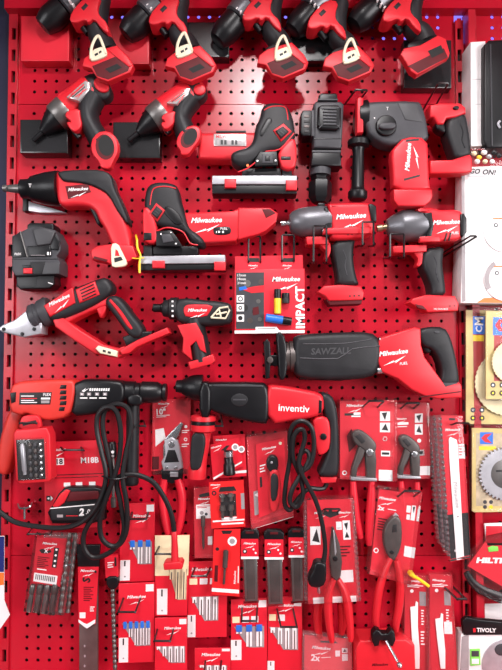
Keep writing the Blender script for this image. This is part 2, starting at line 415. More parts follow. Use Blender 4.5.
# ------------------------------------------------------------------ top row: five drill drivers hung chuck down
def drill(label, L, K, Y, T, rear, base=None, clip=True, red=RED):
    t = thing('drill_driver', label, 'drill', L[0] + 25, L[1], 25, 'drill drivers in the top row')
    # motor body
    prof = [(.02, 7, BLK2), (.03, 9.5, BLK2), (.10, 12, BLK2), (.16, 13.4, BLK2), (.34, 13.5, BLK2), (.36, 12.5, DGR), (.38, 14.5, MGR), (.54, 15.5, MGR), (.56, 15.5, red), (.64, 16.5, red), (.95, 16.5, BLK), (1, 12, BLK)]
    cut = lambda a, b: [((q[0]), *q[1:]) for q in prof[a:b]]
    MB().lathe(T, rear, prof[0:5], 45, BLK2).build('chuck', t, 'black keyless chuck')
    m = MB().lathe(T, rear, prof[5:8], 45, MGR)
    dx, dy = rear[0] - T[0], rear[1] - T[1]; l = math.hypot(dx, dy); ux, uy = dx / l, dy / l
    for o in (-7, -2, 3, 8):
        cx, cy = T[0] + dx * .47 - uy * o, T[1] + dy * .47 + ux * o
        m.prism(bar(cx - ux * 1.2, cy - uy * 1.2, cx + ux * 1.2, cy + uy * 1.2, 1.1), 60, 45 + 31 * math.sqrt(max(0, 1 - (o / 15.5) ** 2)) + .4, WHT, 0)
    m.build('torque_collar', t, 'grey collar with pale marks')
    MB().lathe(T, rear, prof[8:], 45, red).build('motor_housing', t)
    y = lambda a, b: (Y[0] + a, Y[1] + b)
    # red yoke around the trigger
    mb = MB()
    mb.prism([y(-1, 1), y(1, -8), y(10, -19), y(20, -27), y(31, -25), y(27, -12), y(29, -5), y(37, 2), y(39, 14), y(31, 8), y(24, -2), y(18, 3), y(15, -1), y(6, 3)], 34, 76, red, 1.3, sm=1)
    mb.prism(bar(*y(12, -11), *y(17, -16), 4.2), 74, 76.8, BLK, .8)
    mb.build('yoke', t)
    MB().sweep([(*y(9, 3), 3.6), (*y(14, 8), 3.8), (*y(18, 14), 3)], BLK2, 52, flat=1.3).build('trigger', t, 'dark trigger')
    # grip
    b = lambda a, c: (L[0] + a, L[1] + c)
    MB().sweep([(*y(30, -22), 11), (*y(28, -6), 10.5), ((Y[0] + 24 + L[0] + 19) / 2, (Y[1] + 8 + L[1] - 26) / 2, 10.4), (*b(21, -21), 11), (*b(25, -12), 12)], BLK, 47, flat=1.15, n=18).build('grip', t)
    # battery mount
    mb = MB()
    if base is None:
        base = [b(-1, 0), b(1, -8), b(9, -14), b(26, -19), b(34, -21), b(46, -9), b(50.5, -1), b(47, 6), b(25, 15.5), b(14, 11.5), b(8, 2)]
        dark = [b(9, 0), b(32, -9.5), b(47, -1), b(45, 5), b(25, 13.6), b(14, 10)]; slot = [b(22, 3), b(34, -2.4), b(39, 1.6), b(27, 7)]
    else:
        dark = [(408, 66), (444, 48), (448, 57), (418, 73)]; slot = [(428, 51), (441, 45), (444, 52), (432, 58)]
    cx_ = sum(p[0] for p in base) / len(base); cy_ = sum(p[1] for p in base) / len(base)
    mb.prism(base, 66, 82, red, 1.2)
    if clip: mb.prism([b(24, -17), b(34, -20), b(45, -9), b(49, -1), b(46, 1), b(32, -10)], 80, 84, red, .8)
    mb.prism([(x * .7 + cx_ * .3 - 1, y_ * .7 + cy_ * .3 - 8) for x, y_ in base], 30, 67, BLK2, 1.5, sm=1)
    mb.prism(dark, 80, 82.4, DRED, .3); mb.decal(slot, 82.8, PURE)  # shade on the red underside painted in dark red, plus black slot
    mt = mb.build('battery_mount', t)
    if clip:
        k = lambda a, c: (K[0] + a, K[1] + c)
        mb = MB().sweep([(*k(-7, 23), 1.6), (*k(-6.5, 12), 1.5), (*k(-3, 3), 1.5), (*k(.5, 0), 1.6), (*k(3, 4), 1.5), (*k(6, 12), 1.5), (*k(8, 18), 1.6)], CREAM, 85, flat=.8, sub=4)
        mb.prism([k(-7, 14), k(6, 9.5), k(9, 16), k(8.5, 20), k(-6, 25.5), k(-8.5, 22)], 82, 86, CREAM, .8, sm=1)
        mb.decal([k(-3.6, 18), k(-.4, 16.4), k(.3, 18.6), k(-3, 20.2)], 86.4, BLKP); mb.decal([k(.6, 15.6), k(3.2, 14.2), k(3.8, 16.2), k(1.2, 17.8)], 86.4, BLKP)
        mb.build('belt_clip', t, 'cream metal belt clip')
    return t
drill('red and black drill driver with cream clip, above the red display block', (83, 66), (98, 36), (70, 20), (41, 28), (104, -28))
drill('second red and black drill driver from the slotted post in the top row', (166, 66), (184, 33), (149, 22), (124, 37), (184, -22))
drill('middle drill driver of the top row, cream clip tilted over bright pegboard', (258, 63), (283, 36), (243, 18), (216, 43), (272, -22))
drill('drill driver with cream clip hung directly above the boxy grey tool', (324, 66), (351, 39), (308, 26), (291, 33), (345, -26))
drill('drill driver without belt clip, hung beside the top of the slotted post', (400, 56), None, (383, 19), (352, 27), (410, -28),
      [(400.5, 54), (404, 48), (420, 45), (438, 35), (446, 38.5), (450, 53), (449, 57), (417, 75), (411, 71), (406, 62)], False)

# ------------------------------------------------------------------ two impact drivers
def impact_driver(label, tr=None):
    XF[0] = tr
    ax, ay = xf(80, 115)
    t = thing('impact_driver', label, 'impact driver', ax, ay, 20, 'impact drivers hung nose down')
    A, B = (33, 141), (104, 81)
    MB().lathe(A, (63, 113), [(0, 1.6), (.02, 2.4), (.3, 2.6), (.32, 4.5), (.36, 5), (.5, 8.5), (.8, 13.5), (1, 14.2)], 38, BLK2).build('nose_cone', t, 'black nose cone with bit holder')
    MB().lathe((56, 119), (68, 109), [(0, 13.6), (.1, 14.6), (.9, 15.2), (1, 14.5)], 38, GMET).build('gear_collar', t, 'grey metal collar')
    mb = MB().lathe((64, 112), (94, 88), [(0, 14.5), (.2, 15), (.9, 14.5), (1, 13)], 38, RED, n=28)
    mb.prism([(57, 96), (60, 92), (68, 89), (66, 95), (60, 98)], 30, 60, RED, 1, sm=1)
    mb.prism([(72, 122), (64, 116), (67, 110), (80, 108), (80, 116), (82, 124), (78, 130), (74, 132), (68, 127), (66, 121)], 36, 70, RED, 1.5, sm=1)
    mb.build('motor_housing', t)
    mb = MB().prism([(66, 97), (85, 80), (90, 82), (89, 90), (79, 101)], 62, 76, CHRM, 1.2)
    for i in range(3): mb.decal(bar(69 + i * 3.2, 97.5 - i * .3, 84 + i * 1.2, 84.2 + i * 2.4, .9), 76.4, BLKP if i % 2 else RED)
    x = XF[0]; c0 = xf(77, 90); XF[0] = None; mb.logo(c0[0], c0[1], 17, 76.6, RED, 42); XF[0] = x
    mb.build('name_plate', t, 'chrome name plate')
    mb = MB().lathe((87, 93), (102, 83.5), [(0, 13), (.25, 14), (.7, 13), (1, 10.5)], 38, BLK)
    mb.prism(ell(98.5, 87.5, 13, 10.5, 24, 42), 34, 60, BLK, 3)
    mb.build('rear_housing', t, 'black rubber rear housing')
    MB().lathe((100.5, 84.6), (104.5, 82), [(0, 10.5), (.6, 10), (1, 8)], 38, RED).prism(ell(101, 84.6, 8.6, 6.2, 20, 42), 46, 64, RED, 1.2).build('end_cap', t, 'red end cap')
    MB().sweep([(95, 97, 11), (89, 111, 10.4), (90.5, 124, 10), (97.5, 137, 10.6), (103, 146, 11.2)], BLK, 46, flat=1.35, n=16).build('grip', t)
    MB().sweep([(72, 126, 3), (76, 133, 3.3), (80, 138, 3)], BLK2, 52).build('trigger', t, 'dark trigger')
    mb = MB().prism([(90.5, 141), (96.5, 132), (108, 130), (117.5, 138), (118.5, 151), (113, 161), (110, 169), (100.5, 168), (99, 162), (91, 153)], 58, 74, RED, 1.6, sm=1)
    mb.decal(ell(105, 147, 9.4, 12.8, rot=-10), 74.3, DRED); mb.decal(ell(106, 145.6, 7.6, 10.4, rot=-10), 74.6, PURE)
    mb.build('battery_socket', t, 'red ring round the empty battery socket')
    XF[0] = None
impact_driver('impact driver with empty battery socket, first beside the slotted post')
impact_driver('impact driver with empty battery socket, hung close against the barrel-grip jigsaw', affine3([(33, 141), (101.6, 84.6), (105, 149)], [(128, 141), (200, 89), (188.5, 139.5)]))
# ------------------------------------------------------------------ barrel-grip jigsaw, upper
def O(mb, pts, d, w, m, closed=False):           # a thin raised piping line
    mb.sweep([(x, y, w) for x, y in pts], m, d, n=6, sub=3, closed=closed, flat=.7); return mb
t = thing('jigsaw', 'barrel-grip jigsaw with white name plate, its knob end towards the boxy grey tool', 'jigsaw', 245, 140, 20, 'barrel-grip jigsaws')
MB().prism([(198, 132), (256, 131.5), (262, 145), (250, 166), (236, 165), (230, 159), (198, 158.5)], 20, 55, RED, 4).prism(R(216, 130.4, 246, 132.6), 24, 52, BLK, .6).build('barrel_grip', t)
mb = MB().prism(R(213.5, 133.5, 246.5, 146), 50, 57.6, CHRM, 1)
mb.text('MILWAUKEE', 228, 136.5, 24, 57.9, RED, bold=.02).lathe((0, 0), (0, .01), [(0, .01), (1, .01)], 56, CHRM, n=3)
for i in range(7): mb.decal(R(217 + i * 3.6, 140, 219.4 + i * 3.6, 144.6), 57.9, BLKP if i % 3 else GRYP)
mb.build('name_plate', t, 'shiny pale name plate')
mb = MB().prism([(236, 149), (249, 146), (254, 137), (255, 126), (260, 116), (261.6, 105.5), (269, 101), (284, 102), (291, 109), (295, 124), (296, 140), (280, 150), (266, 151), (255, 160), (244, 167), (232, 162), (230, 153)], 18, 72, BLK, 5, sm=2)
mb.prism([(268, 116), (274, 120), (268, 130), (262, 138), (258, 134), (263, 124)], 68, 73, BLK2, 1.5, sm=1)
O(mb, [(264, 110), (272, 106.4), (284, 106.6), (287, 112), (288, 120)], 72, .6, RED)
O(mb, [(294, 133), (280, 149), (266, 151.5), (259, 159), (248, 168), (238, 172)], 72, .7, RED)
mb.build('rubber_housing', t)
MB().prism([(278, 151), (291, 137), (296.5, 140), (297, 165), (290, 170), (282, 168), (279, 160)], 22, 74, RED, 2.5, sm=1).prism(R(281, 156, 291, 160), 70, 75, BLK2, .8).build('front_housing', t)
kb = MB().prism([(273, 130), (283.5, 123), (292, 131), (281, 141.5)], 68, 75, RED, 1.2).prism([(275.5, 130.5), (283, 125.6), (289, 131), (281, 138.5)], 72, 79, BLK, 1.2)
for i in range(3): kb.prism(bar(278 + i * 2.6, 131.5 - i * 1.6 + 1, 281.6 + i * 2.6, 134.5 - i * 1.6 + 1, .8), 78, 79.6, DGR, .2)
kb.build('speed_dial', t, 'square dial in a red frame')
mb = MB().prism([(255, 159), (260, 151.5), (277, 151), (278, 165), (255, 166)], 66, 73.6, BLK2, .8)
mb.decal(ell(257.5, 160.8, 1, 1, 8), 74, WHT).decal(ell(275.6, 160.4, 1, 1, 8), 74, WHT).prism(R(262, 154, 273, 163), 72, 75, DGR, .6).prism(R(265, 155.5, 270, 161), 74, 75.6, BLK2, .5)
mb.decal(ell(247.6, 165.4, 1.4, 1.4, 10), 73, ORNG)
mb.build('control_panel', t)
MB().prism(R(242, 168, 281, 176), 26, 60, BLK2, 1).prism(R(282, 166, 292, 180), 34, 62, BLK, 1.5).build('blade_clamp', t)
mb = MB().prism(R(212, 175.5, 297, 184), 14, 74, ALU, .8)
mb.prism(R(212, 184, 297, 193.5), 16, 70, BLK2, .8)
mb.build('shoe_plate', t, 'aluminium shoe plate with black lower edge')
MB().prism(R(224.5, 178.5, 236, 187.5), 68, 77, RED, 1).build('shoe_clip', t, 'red clip'); MB().prism(R(286, 180, 297, 190), 68, 77, RED, 1).build('shoe_clip', t, 'red clip')

# ------------------------------------------------------------------ barrel-grip jigsaw, lower
t = thing('jigsaw', 'barrel-grip jigsaw with white script on its red grip, above a thin yellow tie', 'jigsaw', 205, 220, 20, 'barrel-grip jigsaws')
mb = MB().prism([(184, 212.5), (233, 210.5), (238, 208.3), (270, 208.3), (277.5, 213), (276, 221), (266, 230), (258, 233.6), (238, 239), (236, 241), (200, 243), (188, 230)], 22, 66, RED, 2.2).prism([(238, 207.4), (270, 207.4), (278, 213), (276.4, 221.6), (266.4, 230.6), (258, 234.4), (238, 239.6)], 36, 69, RED, 1.6)
mb.logo(206.5, 220, 31, 66.4, WHT, 1.5)
mb.prism([(262, 209), (270, 209), (276, 213), (266, 218)], 68, 69.6, DRED, .3)
mb.build('barrel_grip', t)
MB().prism([(214, 227), (229, 226), (231.6, 230), (229.5, 234.6), (215, 235.2), (213, 231)], 62, 67.5, BLK2, .8, sm=1).text('FUEL', 224, 228.6, 7, 67.9, WHT).decal(ell(219, 231.8, 1.1, 1.1, 8), 67.9, WHT).decal(ell(223, 231.8, 1.1, 1.1, 8), 67.9, WHT).decal(R(216, 231, 216.8, 233), 67.9, WHT).build('fuel_gauge', t)
mb = MB().prism([(143, 206), (145, 188), (151, 182), (163, 180.6), (176, 183.4), (179, 191), (180, 199), (185, 213), (188, 227), (199.5, 234), (206, 242), (202, 247), (192, 243), (184, 231), (172, 228), (160, 226), (148, 222)], 18, 72, BLK, 5, sm=2)
mb.prism([(165, 205), (174, 208), (181, 216), (184, 224), (176, 226), (168, 218), (163, 212)], 68, 73.4, BLK2, 1.5, sm=1)
O(mb, [(150, 205), (152, 192), (156, 187.4), (166, 186.4), (176, 188.4)], 72.4, .6, RED)
O(mb, [(157, 231), (166, 227.6), (176, 229), (184, 233), (190, 243), (198, 245)], 72.4, .7, RED)
mb.build('rubber_housing', t)
MB().prism([(142, 209), (146, 206), (152, 211), (156, 222), (158, 240), (152, 244), (143, 241), (142, 225)], 22, 74, RED, 2.4, sm=1).prism(R(143.5, 232.5, 151.5, 240), 70, 75.5, BLK2, .8).build('front_housing', t)
kb = MB().prism([(149, 213), (156, 202.6), (165, 210), (157, 221.5)], 68, 75.5, RED, 1.2).prism([(151, 213), (156.4, 205.4), (162.4, 210.6), (157, 218.6)], 72, 79.5, BLK, 1.2)
for i in range(3): kb.prism(bar(153 + i * 2, 212.6 - i * 2, 156.5 + i * 2, 215.6 - i * 2, .8), 79, 80, DGR, .2)
kb.build('speed_dial', t, 'square dial in a red frame')
mb = MB().prism([(156, 231), (171, 230), (177, 237), (182, 246), (156, 246)], 66, 74, BLK2, .8).prism([(161, 234), (170, 234), (174, 241), (163, 243)], 72, 75.6, DGR, .6)
mb.decal(ell(161, 234, .9, .9, 8), 76, WHT).decal(ell(176, 243.6, .9, .9, 8), 75, WHT).decal(ell(171, 232.4, .7, .7, 8), 76, WHT)
mb.build('control_panel', t)
MB().prism(R(153, 246, 198, 254.5), 26, 60, BLK2, 1).prism(R(143, 245, 152, 256), 34, 62, BLK, 1.5).build('blade_clamp', t)
mb = MB().prism([(139, 256), (225, 254.8), (225, 263), (139, 264)], 14, 74, ALU, .8).prism([(139, 264), (225, 263), (225, 269.5), (139, 270.5)], 16, 70, BLK2, .8)
mb.build('shoe_plate', t, 'aluminium shoe plate with black lower edge')
MB().prism(R(152, 260.5, 164.5, 268), 68, 77, RED, 1).build('shoe_clip', t, 'red clip'); MB().prism(R(214, 261.5, 225.5, 270.5), 68, 77, RED, 1).build('shoe_clip', t, 'red clip')
mb = MB().sweep([(137, 240, 1.1), (137.6, 248, 1.2), (140.5, 255, 1), (140, 259, 1), (139.5, 266, 1.2), (139.6, 273, 1.2)], YEL, 80, n=6).sweep([(137, 240, 1.1, 80), (136, 236, 1, 60), (136, 235, .9, 20), (136, 235, .9, -3)], YEL, n=6)
mb.sweep([(132, 258, .5), (138, 258.6, .6), (144, 257.6, .5)], YEL, 80.5, n=6)
tag(mb.build('cable_tie', None), 'thin yellow tie hanging at the shoe of the lower jigsaw', 'cable tie')

# ------------------------------------------------------------------ boxy grey tool
t = thing('laser_level', 'boxy dark grey tool with ribbed square cover and hexagonal foot', 'laser tool', 327, 150, 18)
mb = MB().prism([(313.5, 104), (316, 101), (341, 101), (344, 104), (341.8, 148.5), (313.6, 147.5)], 14, 70, DGR, 2.5)
mb.prism(R(314, 138, 341, 139.2), 69, 70.4, BLK2, .2)
mb.build('body', t)
mb = MB().prism([(318, 107), (321, 104.5), (338, 104.5), (341.5, 107.5), (341, 126), (337, 129.5), (321.5, 129), (317.5, 125)], 66, 80, BLK2, 2.2)
for i in range(6): mb.prism(R(323, 107.4 + i * 3.1, 336.5, 109.2 + i * 3.1), 79, 82, DGR, .5)
for a, b in (((319, 106), (322.5, 109)), ((340, 106), (337, 109)), ((319, 128), (322.5, 124.6)), ((340, 128), (337, 124.6))): mb.prism(bar(*a, *b, .9), 78, 80.8, DGR, .2)
mb.build('ribbed_cover', t, 'black ribbed cover')
MB().prism([(319, 95), (321, 93), (336, 93), (337.5, 95), (337.5, 101.5), (319, 101.5)], 22, 60, BLK2, 1.2).prism(R(318, 98.6, 338, 100.2), 20, 64, DGR, .4).build('top_cap', t)
mb = MB().prism([(300.5, 114), (303, 110), (313, 110), (313, 135.5), (303, 136), (300.5, 132)], 20, 66, BLK2, 1.4)
for i in range(4): mb.prism(R(304, 115 + i * 5, 309.5, 117.6 + i * 5), 65, 67, (PLIER, BLKP)[i % 2], .5)
mb.prism(R(311.5, 110, 314.5, 136), 30, 69, DGR, .6)
mb.build('side_panel', t)
MB().prism([(312, 149.5), (341, 149.5), (341.4, 166), (311, 165.5)], 22, 66, BLK2, 1.6).prism(R(312, 150, 341, 152.4), 60, 67.5, DGR, .6).build('lower_block', t)
MB().lathe((320.5, 165), (320, 203), [(0, 10), (.06, 10.5), (.4, 9.5), (.42, 8.6), (.44, 10.8), (.5, 11.6), (.86, 11.6), (.92, 10), (1, 8)], 42, BLK2, n=6).lathe((320.4, 168), (320.2, 176), [(0, 10.6), (1, 10.6)], 44, DGR, n=20).build('hex_foot', t, 'hexagonal black foot')

# ------------------------------------------------------------------ cordless rotary hammer with side handle
t = thing('rotary_hammer', 'cordless rotary hammer with grey gear case and upright black side handle', 'rotary hammer', 412, 150, 20)
mb = MB().prism([(364, 103), (368, 100.5), (418, 99.5), (423, 104), (428, 122), (430, 142), (406, 140), (396, 146), (378, 141), (366, 130)], 16, 76, DGR, 4, sm=1)
mb.prism([(398, 103), (417, 103), (423, 122), (405, 120)], 74, 77, EMB, 1).text('T', 387.5, 108.5, 2.6, 76.6, WHT).decal(ell(374.5, 118, .7, .7, 6), 76.6, WHT)
mb.build('gear_case', t)
kb = MB().lathe((386.5, 125), (386.55, 125), [(0, .1), (1, .1)], 60, BLK2, n=3)
kb.prism(ell(386.5, 125, 10.4, 10.4, 28), 70, 82, BLK2, 1.2).prism([(379, 122.4), (395, 121.6), (397, 125), (394, 129), (379, 128.6)], 80, 88, DGR, 1.6, sm=1)
kb.build('mode_dial', t, 'black round mode dial')
mb = MB().prism([(391, 151), (396, 145), (405, 136), (428, 137), (429, 160), (430, 184), (432, 190), (393.5, 190), (393, 172)], 60, 84, RED, 3, sm=1).prism([(398, 155), (425, 145), (426, 186), (398, 186)], 20, 61, RED, 2)
mb.decal([(406, 139.6), (419, 138.4), (419, 140.4), (406, 141.8)], 84.4, BLKP).decal([(404, 178.6), (420, 174.4), (420, 176.4), (404, 180.8)], 84.4, BLKP)
mb.logo(408, 157, 28, 84.4, WHT, 86)
mb.build('motor_housing', t)
MB().prism([(393.5, 189), (432, 189), (433, 196), (431, 201), (425, 206), (398, 206), (394, 200)], 56, 82, RED, 1.6).prism(R(396, 190, 431, 191.6), 78, 81, DRED, .3).prism(R(396, 198, 430, 199.6), 78, 81.4, DRED, .4).build('battery_mount', t)
mb = MB().prism([(430, 104.5), (440, 102.6), (460, 102.6), (466, 107), (466.5, 113), (456, 117), (447, 118), (444, 124), (438, 124), (434, 117), (430, 117)], 36, 66, RED, 2.2).prism(ell(456.5, 107.4, 3, 1.8, 12), 66, 70, BLK2, .5)
mb.build('handle_bracket', t); mb = MB()
mb.prism([(430, 160), (452, 159.5), (470, 154), (472.5, 158), (472.5, 171), (466, 173), (430, 173.5)], 44, 70, RED, 2)
mb.build('handle_bracket', t)
MB().prism([(448, 118), (457, 114.5), (466.5, 111), (470, 128), (472.5, 150), (471, 156), (456, 159), (453, 151), (446, 130)], 30, 66, BLK, 4.5, sm=2).sweep([(460, 124), (463, 132), (462, 140), (465, 148)], BLK2, 66, r=.5, n=6).build('grip', t)
MB().prism([(436, 121), (443, 119), (446, 126), (446, 133), (440, 131), (436, 127)], 40, 62, BLK2, 2, sm=1).build('trigger', t, 'dark trigger')
MB().lathe((355, 119), (366, 119), [(0, 12), (.2, 17), (.8, 18), (1, 18)], 46, BLK2).build('tool_holder', t, 'black tool holder')
MB().prism([(357, 98), (360, 96), (363.5, 98), (363.5, 132), (357, 133)], 56, 76, RED, 1.4).build('side_collar', t, 'red collar')
MB().lathe((358.5, 139), (357.5, 200), [(0, 9), (.04, 11), (.12, 10.8), (.16, 6.4), (.22, 5.6), (.5, 6), (.78, 6.4), (.83, 7), (.87, 9.6), (.96, 9.8), (1, 8)], 48, BLK2).build('side_handle', t, 'black round side handle')

# ------------------------------------------------------------------ drywall screw gun
t = thing('screw_gun', 'red and black pistol-grip screw gun with long pale steel nose', 'screw gun', 80, 200, 20)
MB().lathe((3, 188.3), (23, 189), [(0, 2), (.02, 3.3), (.2, 3.6), (.24, 3), (.3, 3.6), (.95, 5.2), (1, 5.2)], 50, GMET).decal(ell(6.6, 188, 1.1, .9, 8), 57.6, BLKP).build('nose_tip', t, 'pale steel nose tip')
MB().lathe((21, 189), (60, 188.6), [(0, 6.5), (.02, 9.5), (.22, 10), (.3, 12.8), (.42, 14), (.5, 14.6), (.62, 16), (.9, 17.4), (1, 17.4)], 48, BLK2).text('T', 30, 185.5, 3, 76, WHT).build('nose_cone', t, 'black depth-adjusting nose')
mb = MB().prism([(54, 172), (60, 170.5), (95, 169.5), (105, 171), (111, 176), (113, 187), (120, 203), (127, 222), (131, 240), (131, 250), (113, 250), (104, 228), (98, 220), (95, 211), (88, 206), (75, 205), (62, 206.5), (56, 201)], 20, 72, RED, 4.5, sm=2)
mb.prism([(65, 186), (88, 183.6), (91, 192), (68, 199)], 70, 73.2, DRED, .8).logo(78, 189, 20, 73.6, WHT, 4)
mb.build('housing', t)
MB().prism([(56, 171.5), (66, 169.6), (94, 168.6), (106, 170.6), (112, 176), (114, 187), (122, 203), (129, 221), (127, 224), (117, 211), (108, 194), (98, 188), (88, 184), (76, 182), (64, 181.4), (60, 178)], 24, 77, BLK, 2.6, sm=1).build('rubber_grip', t, 'black rubber top and back')
MB().prism([(88, 207), (97, 206), (100, 214), (101, 224), (97, 225.5), (93, 215)], 38, 62, BLK2, 2, sm=1).build('trigger', t, 'dark trigger')
mb = MB().prism([(90.5, 250), (97, 246), (112, 243.6), (133, 245.5), (137, 257), (124, 264), (116, 267), (106, 262), (92, 259.5)], 26, 76, RED, 1.4).prism([(94, 256), (108, 259.6), (106, 261.8), (93, 258.6)], 74, 77, DRED, .3)
mb.build('battery_mount', t)
mb = MB().prism([(110.5, 243.6), (117.6, 242.8), (122, 252), (127.4, 262.6), (124.5, 266.5), (112, 267.6), (111, 262)], 74, 80, CREAM, 1, sm=1)
mb.decal([(115.5, 249), (118, 251), (119.6, 256), (115, 256)], 80.4, RED); mb.decal([(114, 258), (121, 256.5), (123, 260), (114.6, 262.6)], 80.4, BLKP)
mb.build('belt_clip', t, 'cream belt clip')
tag(MB().prism([(24, 200), (30, 201.5), (66, 212.5), (40, 212.8), (24, 210)], 2, 16, ALU, .5).prism(R(22.5, 196, 28, 211), 2, 18, BLK2, .6).build('display_bracket', None), 'grey metal bracket behind the nose of the screw gun', 'bracket')

# ------------------------------------------------------------------ dark battery unit
t = thing('battery_pack', 'dark grey battery pack with small red button, beside the slotted post', 'battery', 36, 250, 15)
mb = MB().prism([(11.7, 236), (28, 228), (40, 226.3), (55, 230), (60.5, 241), (60.5, 250), (56.5, 256), (60, 262), (59.6, 274), (15, 276), (11.5, 270)], 8, 54, DGR, 1.4)
mb.prism([(12.4, 237), (19.4, 232), (26.6, 257), (12.4, 258)], 53, 55, BLK2, .6).prism([(19.6, 231.6), (20.6, 231), (28, 257), (26.8, 257.4)], 54, 56, GMET, .2)
mb.prism([(32, 229), (43, 227), (55, 232), (50, 244), (36.6, 246)], 53, 61, EMB, 1.4).prism([(50, 233), (56, 235), (60, 242), (58, 250), (50, 249)], 52, 57, BLK2, .8).prism([(27, 246), (50, 244.6), (51, 255.6), (29, 256.4)], 53, 58, BLK2, .8)
mb.prism([(30, 262), (45, 261.4), (42, 274), (31, 274)], 53.4, 55.4, BLK, .4).prism([(45, 262), (59.6, 263), (59, 273.6), (42, 274)], 53.4, 55.8, EMB, .4).prism([(22, 265), (31.6, 264.6), (32, 268), (22.6, 268)], 53.4, 55.6, BLK2, .3)
mb.text('FLEX', 18, 254, 6.5, 55.6, WHT, bold=.02).decal(R(47, 252, 49, 255), 58.4, WHT).decal(R(50, 252, 50.8, 255), 58.4, WHT).decal(R(31, 255, 45, 255.5), 58.4, GRYP)
mb.prism(R(12, 258.6, 58, 259.4), 53, 54.8, BLK2, .2)
mb.build('case', t)
MB().prism(R(23, 268, 31.8, 273.6), 54, 58, RED, .8).build('release_button', t, 'red button')
MB().prism([(27, 224.5), (30, 222.6), (52, 223), (53.5, 225), (53, 232), (27, 232)], 10, 50, BLK2, 1.4).build('upper_rail', t, 'black rail')
MB().prism([(15.5, 275.5), (54, 275), (54.5, 284), (50, 288.5), (20, 289.5), (16, 286)], 8, 44, BLK2, 1.6).prism([(38, 276), (54, 276), (53.6, 284), (49, 287.6), (34, 288)], 43, 45, BLK, .4).decal([(48, 282), (53, 283.6), (53, 284.6), (48, 283)], 45.4, PAPER).build('lower_rail', t, 'black lower rail')

# ------------------------------------------------------------------ impact wrenches
t = thing('impact_wrench', 'impact wrench with rounded gunmetal nose, hung above pegboard next to the socket card', 'impact wrench', 345, 230, 20, 'impact wrenches')
MB().lathe((280.5, 223.8), (290, 223.4), [(0, 2.3), (.05, 3), (.5, 3), (.55, 2.4), (1, 3.4)], 46, SIL, n=12).build('anvil', t, 'bright steel square anvil')
MB().lathe((289, 223.4), (330, 220.6), [(0, 3.4), (.02, 8.6), (.1, 11.6), (.25, 14), (.45, 15), (.8, 15.2), (.9, 14.6), (1, 14.6)], 46, MGR, n=32).prism(R(318, 202.6, 325, 207), 40, 58, BLK2, 1).build('gear_case', t, 'dark gunmetal nose')
mb = MB().prism([(327, 204), (330, 202.6), (368, 201.6), (374, 205), (376, 216), (375.5, 229), (372, 235), (352, 239), (335, 239.5), (329, 237), (333, 222)], 16, 76, RED, 4, sm=1)
mb.prism([(327, 206), (334, 222), (329, 237), (324, 236), (324, 208)], 20, 72, BLK2, 1.5).logo(351, 216, 30, 76.4, WHT, 4)
mb.prism(bar(350, 226, 348, 235, 1.4), 75, 77.6, DRED, .3).prism(bar(354, 225.6, 352, 234.6, 1.4), 75, 77.6, DRED, .3)
mb.build('motor_housing', t)
MB().prism([(368.6, 204), (372, 203.4), (376.4, 206), (376.8, 221), (372, 222)], 24, 80, BLK2, 1.2).build('end_ring', t, 'black end ring')
MB().prism([(306, 236.5), (328, 236), (329, 244), (307, 244.6)], 34, 66, RED, 1.2).prism([(323, 228), (352, 226.6), (372, 226.4), (372, 233.6), (323, 234)], 70, 80, RED, 1.4).lathe((322, 231), (328, 230.6), [(0, 2.6), (1, 2.8)], 74, SIL).build('tie_rail', t)
MB().prism([(319.5, 242), (330, 240.5), (331.5, 250), (329, 257), (326, 259.4), (324.5, 258), (326.6, 251), (322, 248)], 38, 60, RED, 1.4, sm=1).build('trigger', t)
mb = MB().prism([(331, 240), (356.5, 237), (354, 249), (354.5, 264), (357.5, 277), (360.5, 286), (337, 286), (337.4, 275), (334, 259)], 24, 66, BLK, 5, sm=1)
mb.sweep([(343, 250, .5), (346, 258, .5), (345, 266, .5), (347, 275, .5)], DGR, 66, n=6); mb.build('grip', t)
mb = MB().prism([(317.5, 292), (324, 285.6), (340, 284.6), (361, 286), (364.5, 293), (363, 300), (329, 301), (325, 296)], 50, 84, RED, 1.6).prism([(324, 286.6), (360, 286.6), (361, 296), (328, 297)], 20, 52, RED, 1)
mb.prism([(326, 299.4), (362.6, 299), (361.5, 304), (330, 305.4)], 26, 80, DRED, .8).decal(ell(350, 296, .9, .9, 8), 84.5, BLKP).decal(ell(354.4, 295.8, .9, .9, 8), 84.5, BLKP).decal(ell(359, 295.6, .9, .9, 8), 84.5, BLKP)
mb.build('battery_mount', t)
t = thing('impact_wrench', 'impact wrench with conical grey nose, hung beside the slotted post', 'impact wrench', 440, 235, 20, 'impact wrenches')
MB().lathe((376.5, 228.6), (387, 227.2), [(0, 2.4), (.05, 3.4), (.5, 3.6), (.55, 2.8), (1, 4)], 46, mat('brass_tone_steel', (170, 150, 120), .3, .8), n=12).build('anvil', t, 'steel square anvil')
MB().lathe((386, 227.4), (432, 224.6), [(0, 4), (.02, 7.6), (.12, 11), (.28, 15), (.34, 16.2), (.8, 16.2), (.86, 15.4), (1, 15)], 46, MGR, n=32).build('gear_case', t, 'grey conical nose')
mb = MB().prism([(416, 209.5), (418, 207.4), (436, 207.4), (440, 209.5), (459.6, 208.6), (465, 215), (466, 233), (460, 240.4), (448, 241), (432, 243.6), (427, 238), (431, 226), (428, 214)], 16, 76, RED, 3.6, sm=1)
mb.prism([(424, 213), (432, 212), (434, 226), (431, 240), (426, 238), (430, 226)], 66, 77, BLK2, 1).logo(446.5, 222, 27, 76.6, WHT, 3, 'FUEL')
mb.prism(bar(447, 233, 445, 241, 1.4), 75, 77.6, BLK2, .3).prism(bar(451, 232.6, 449, 240.6, 1.4), 75, 77.6, BLK2, .3)
mb.build('motor_housing', t)
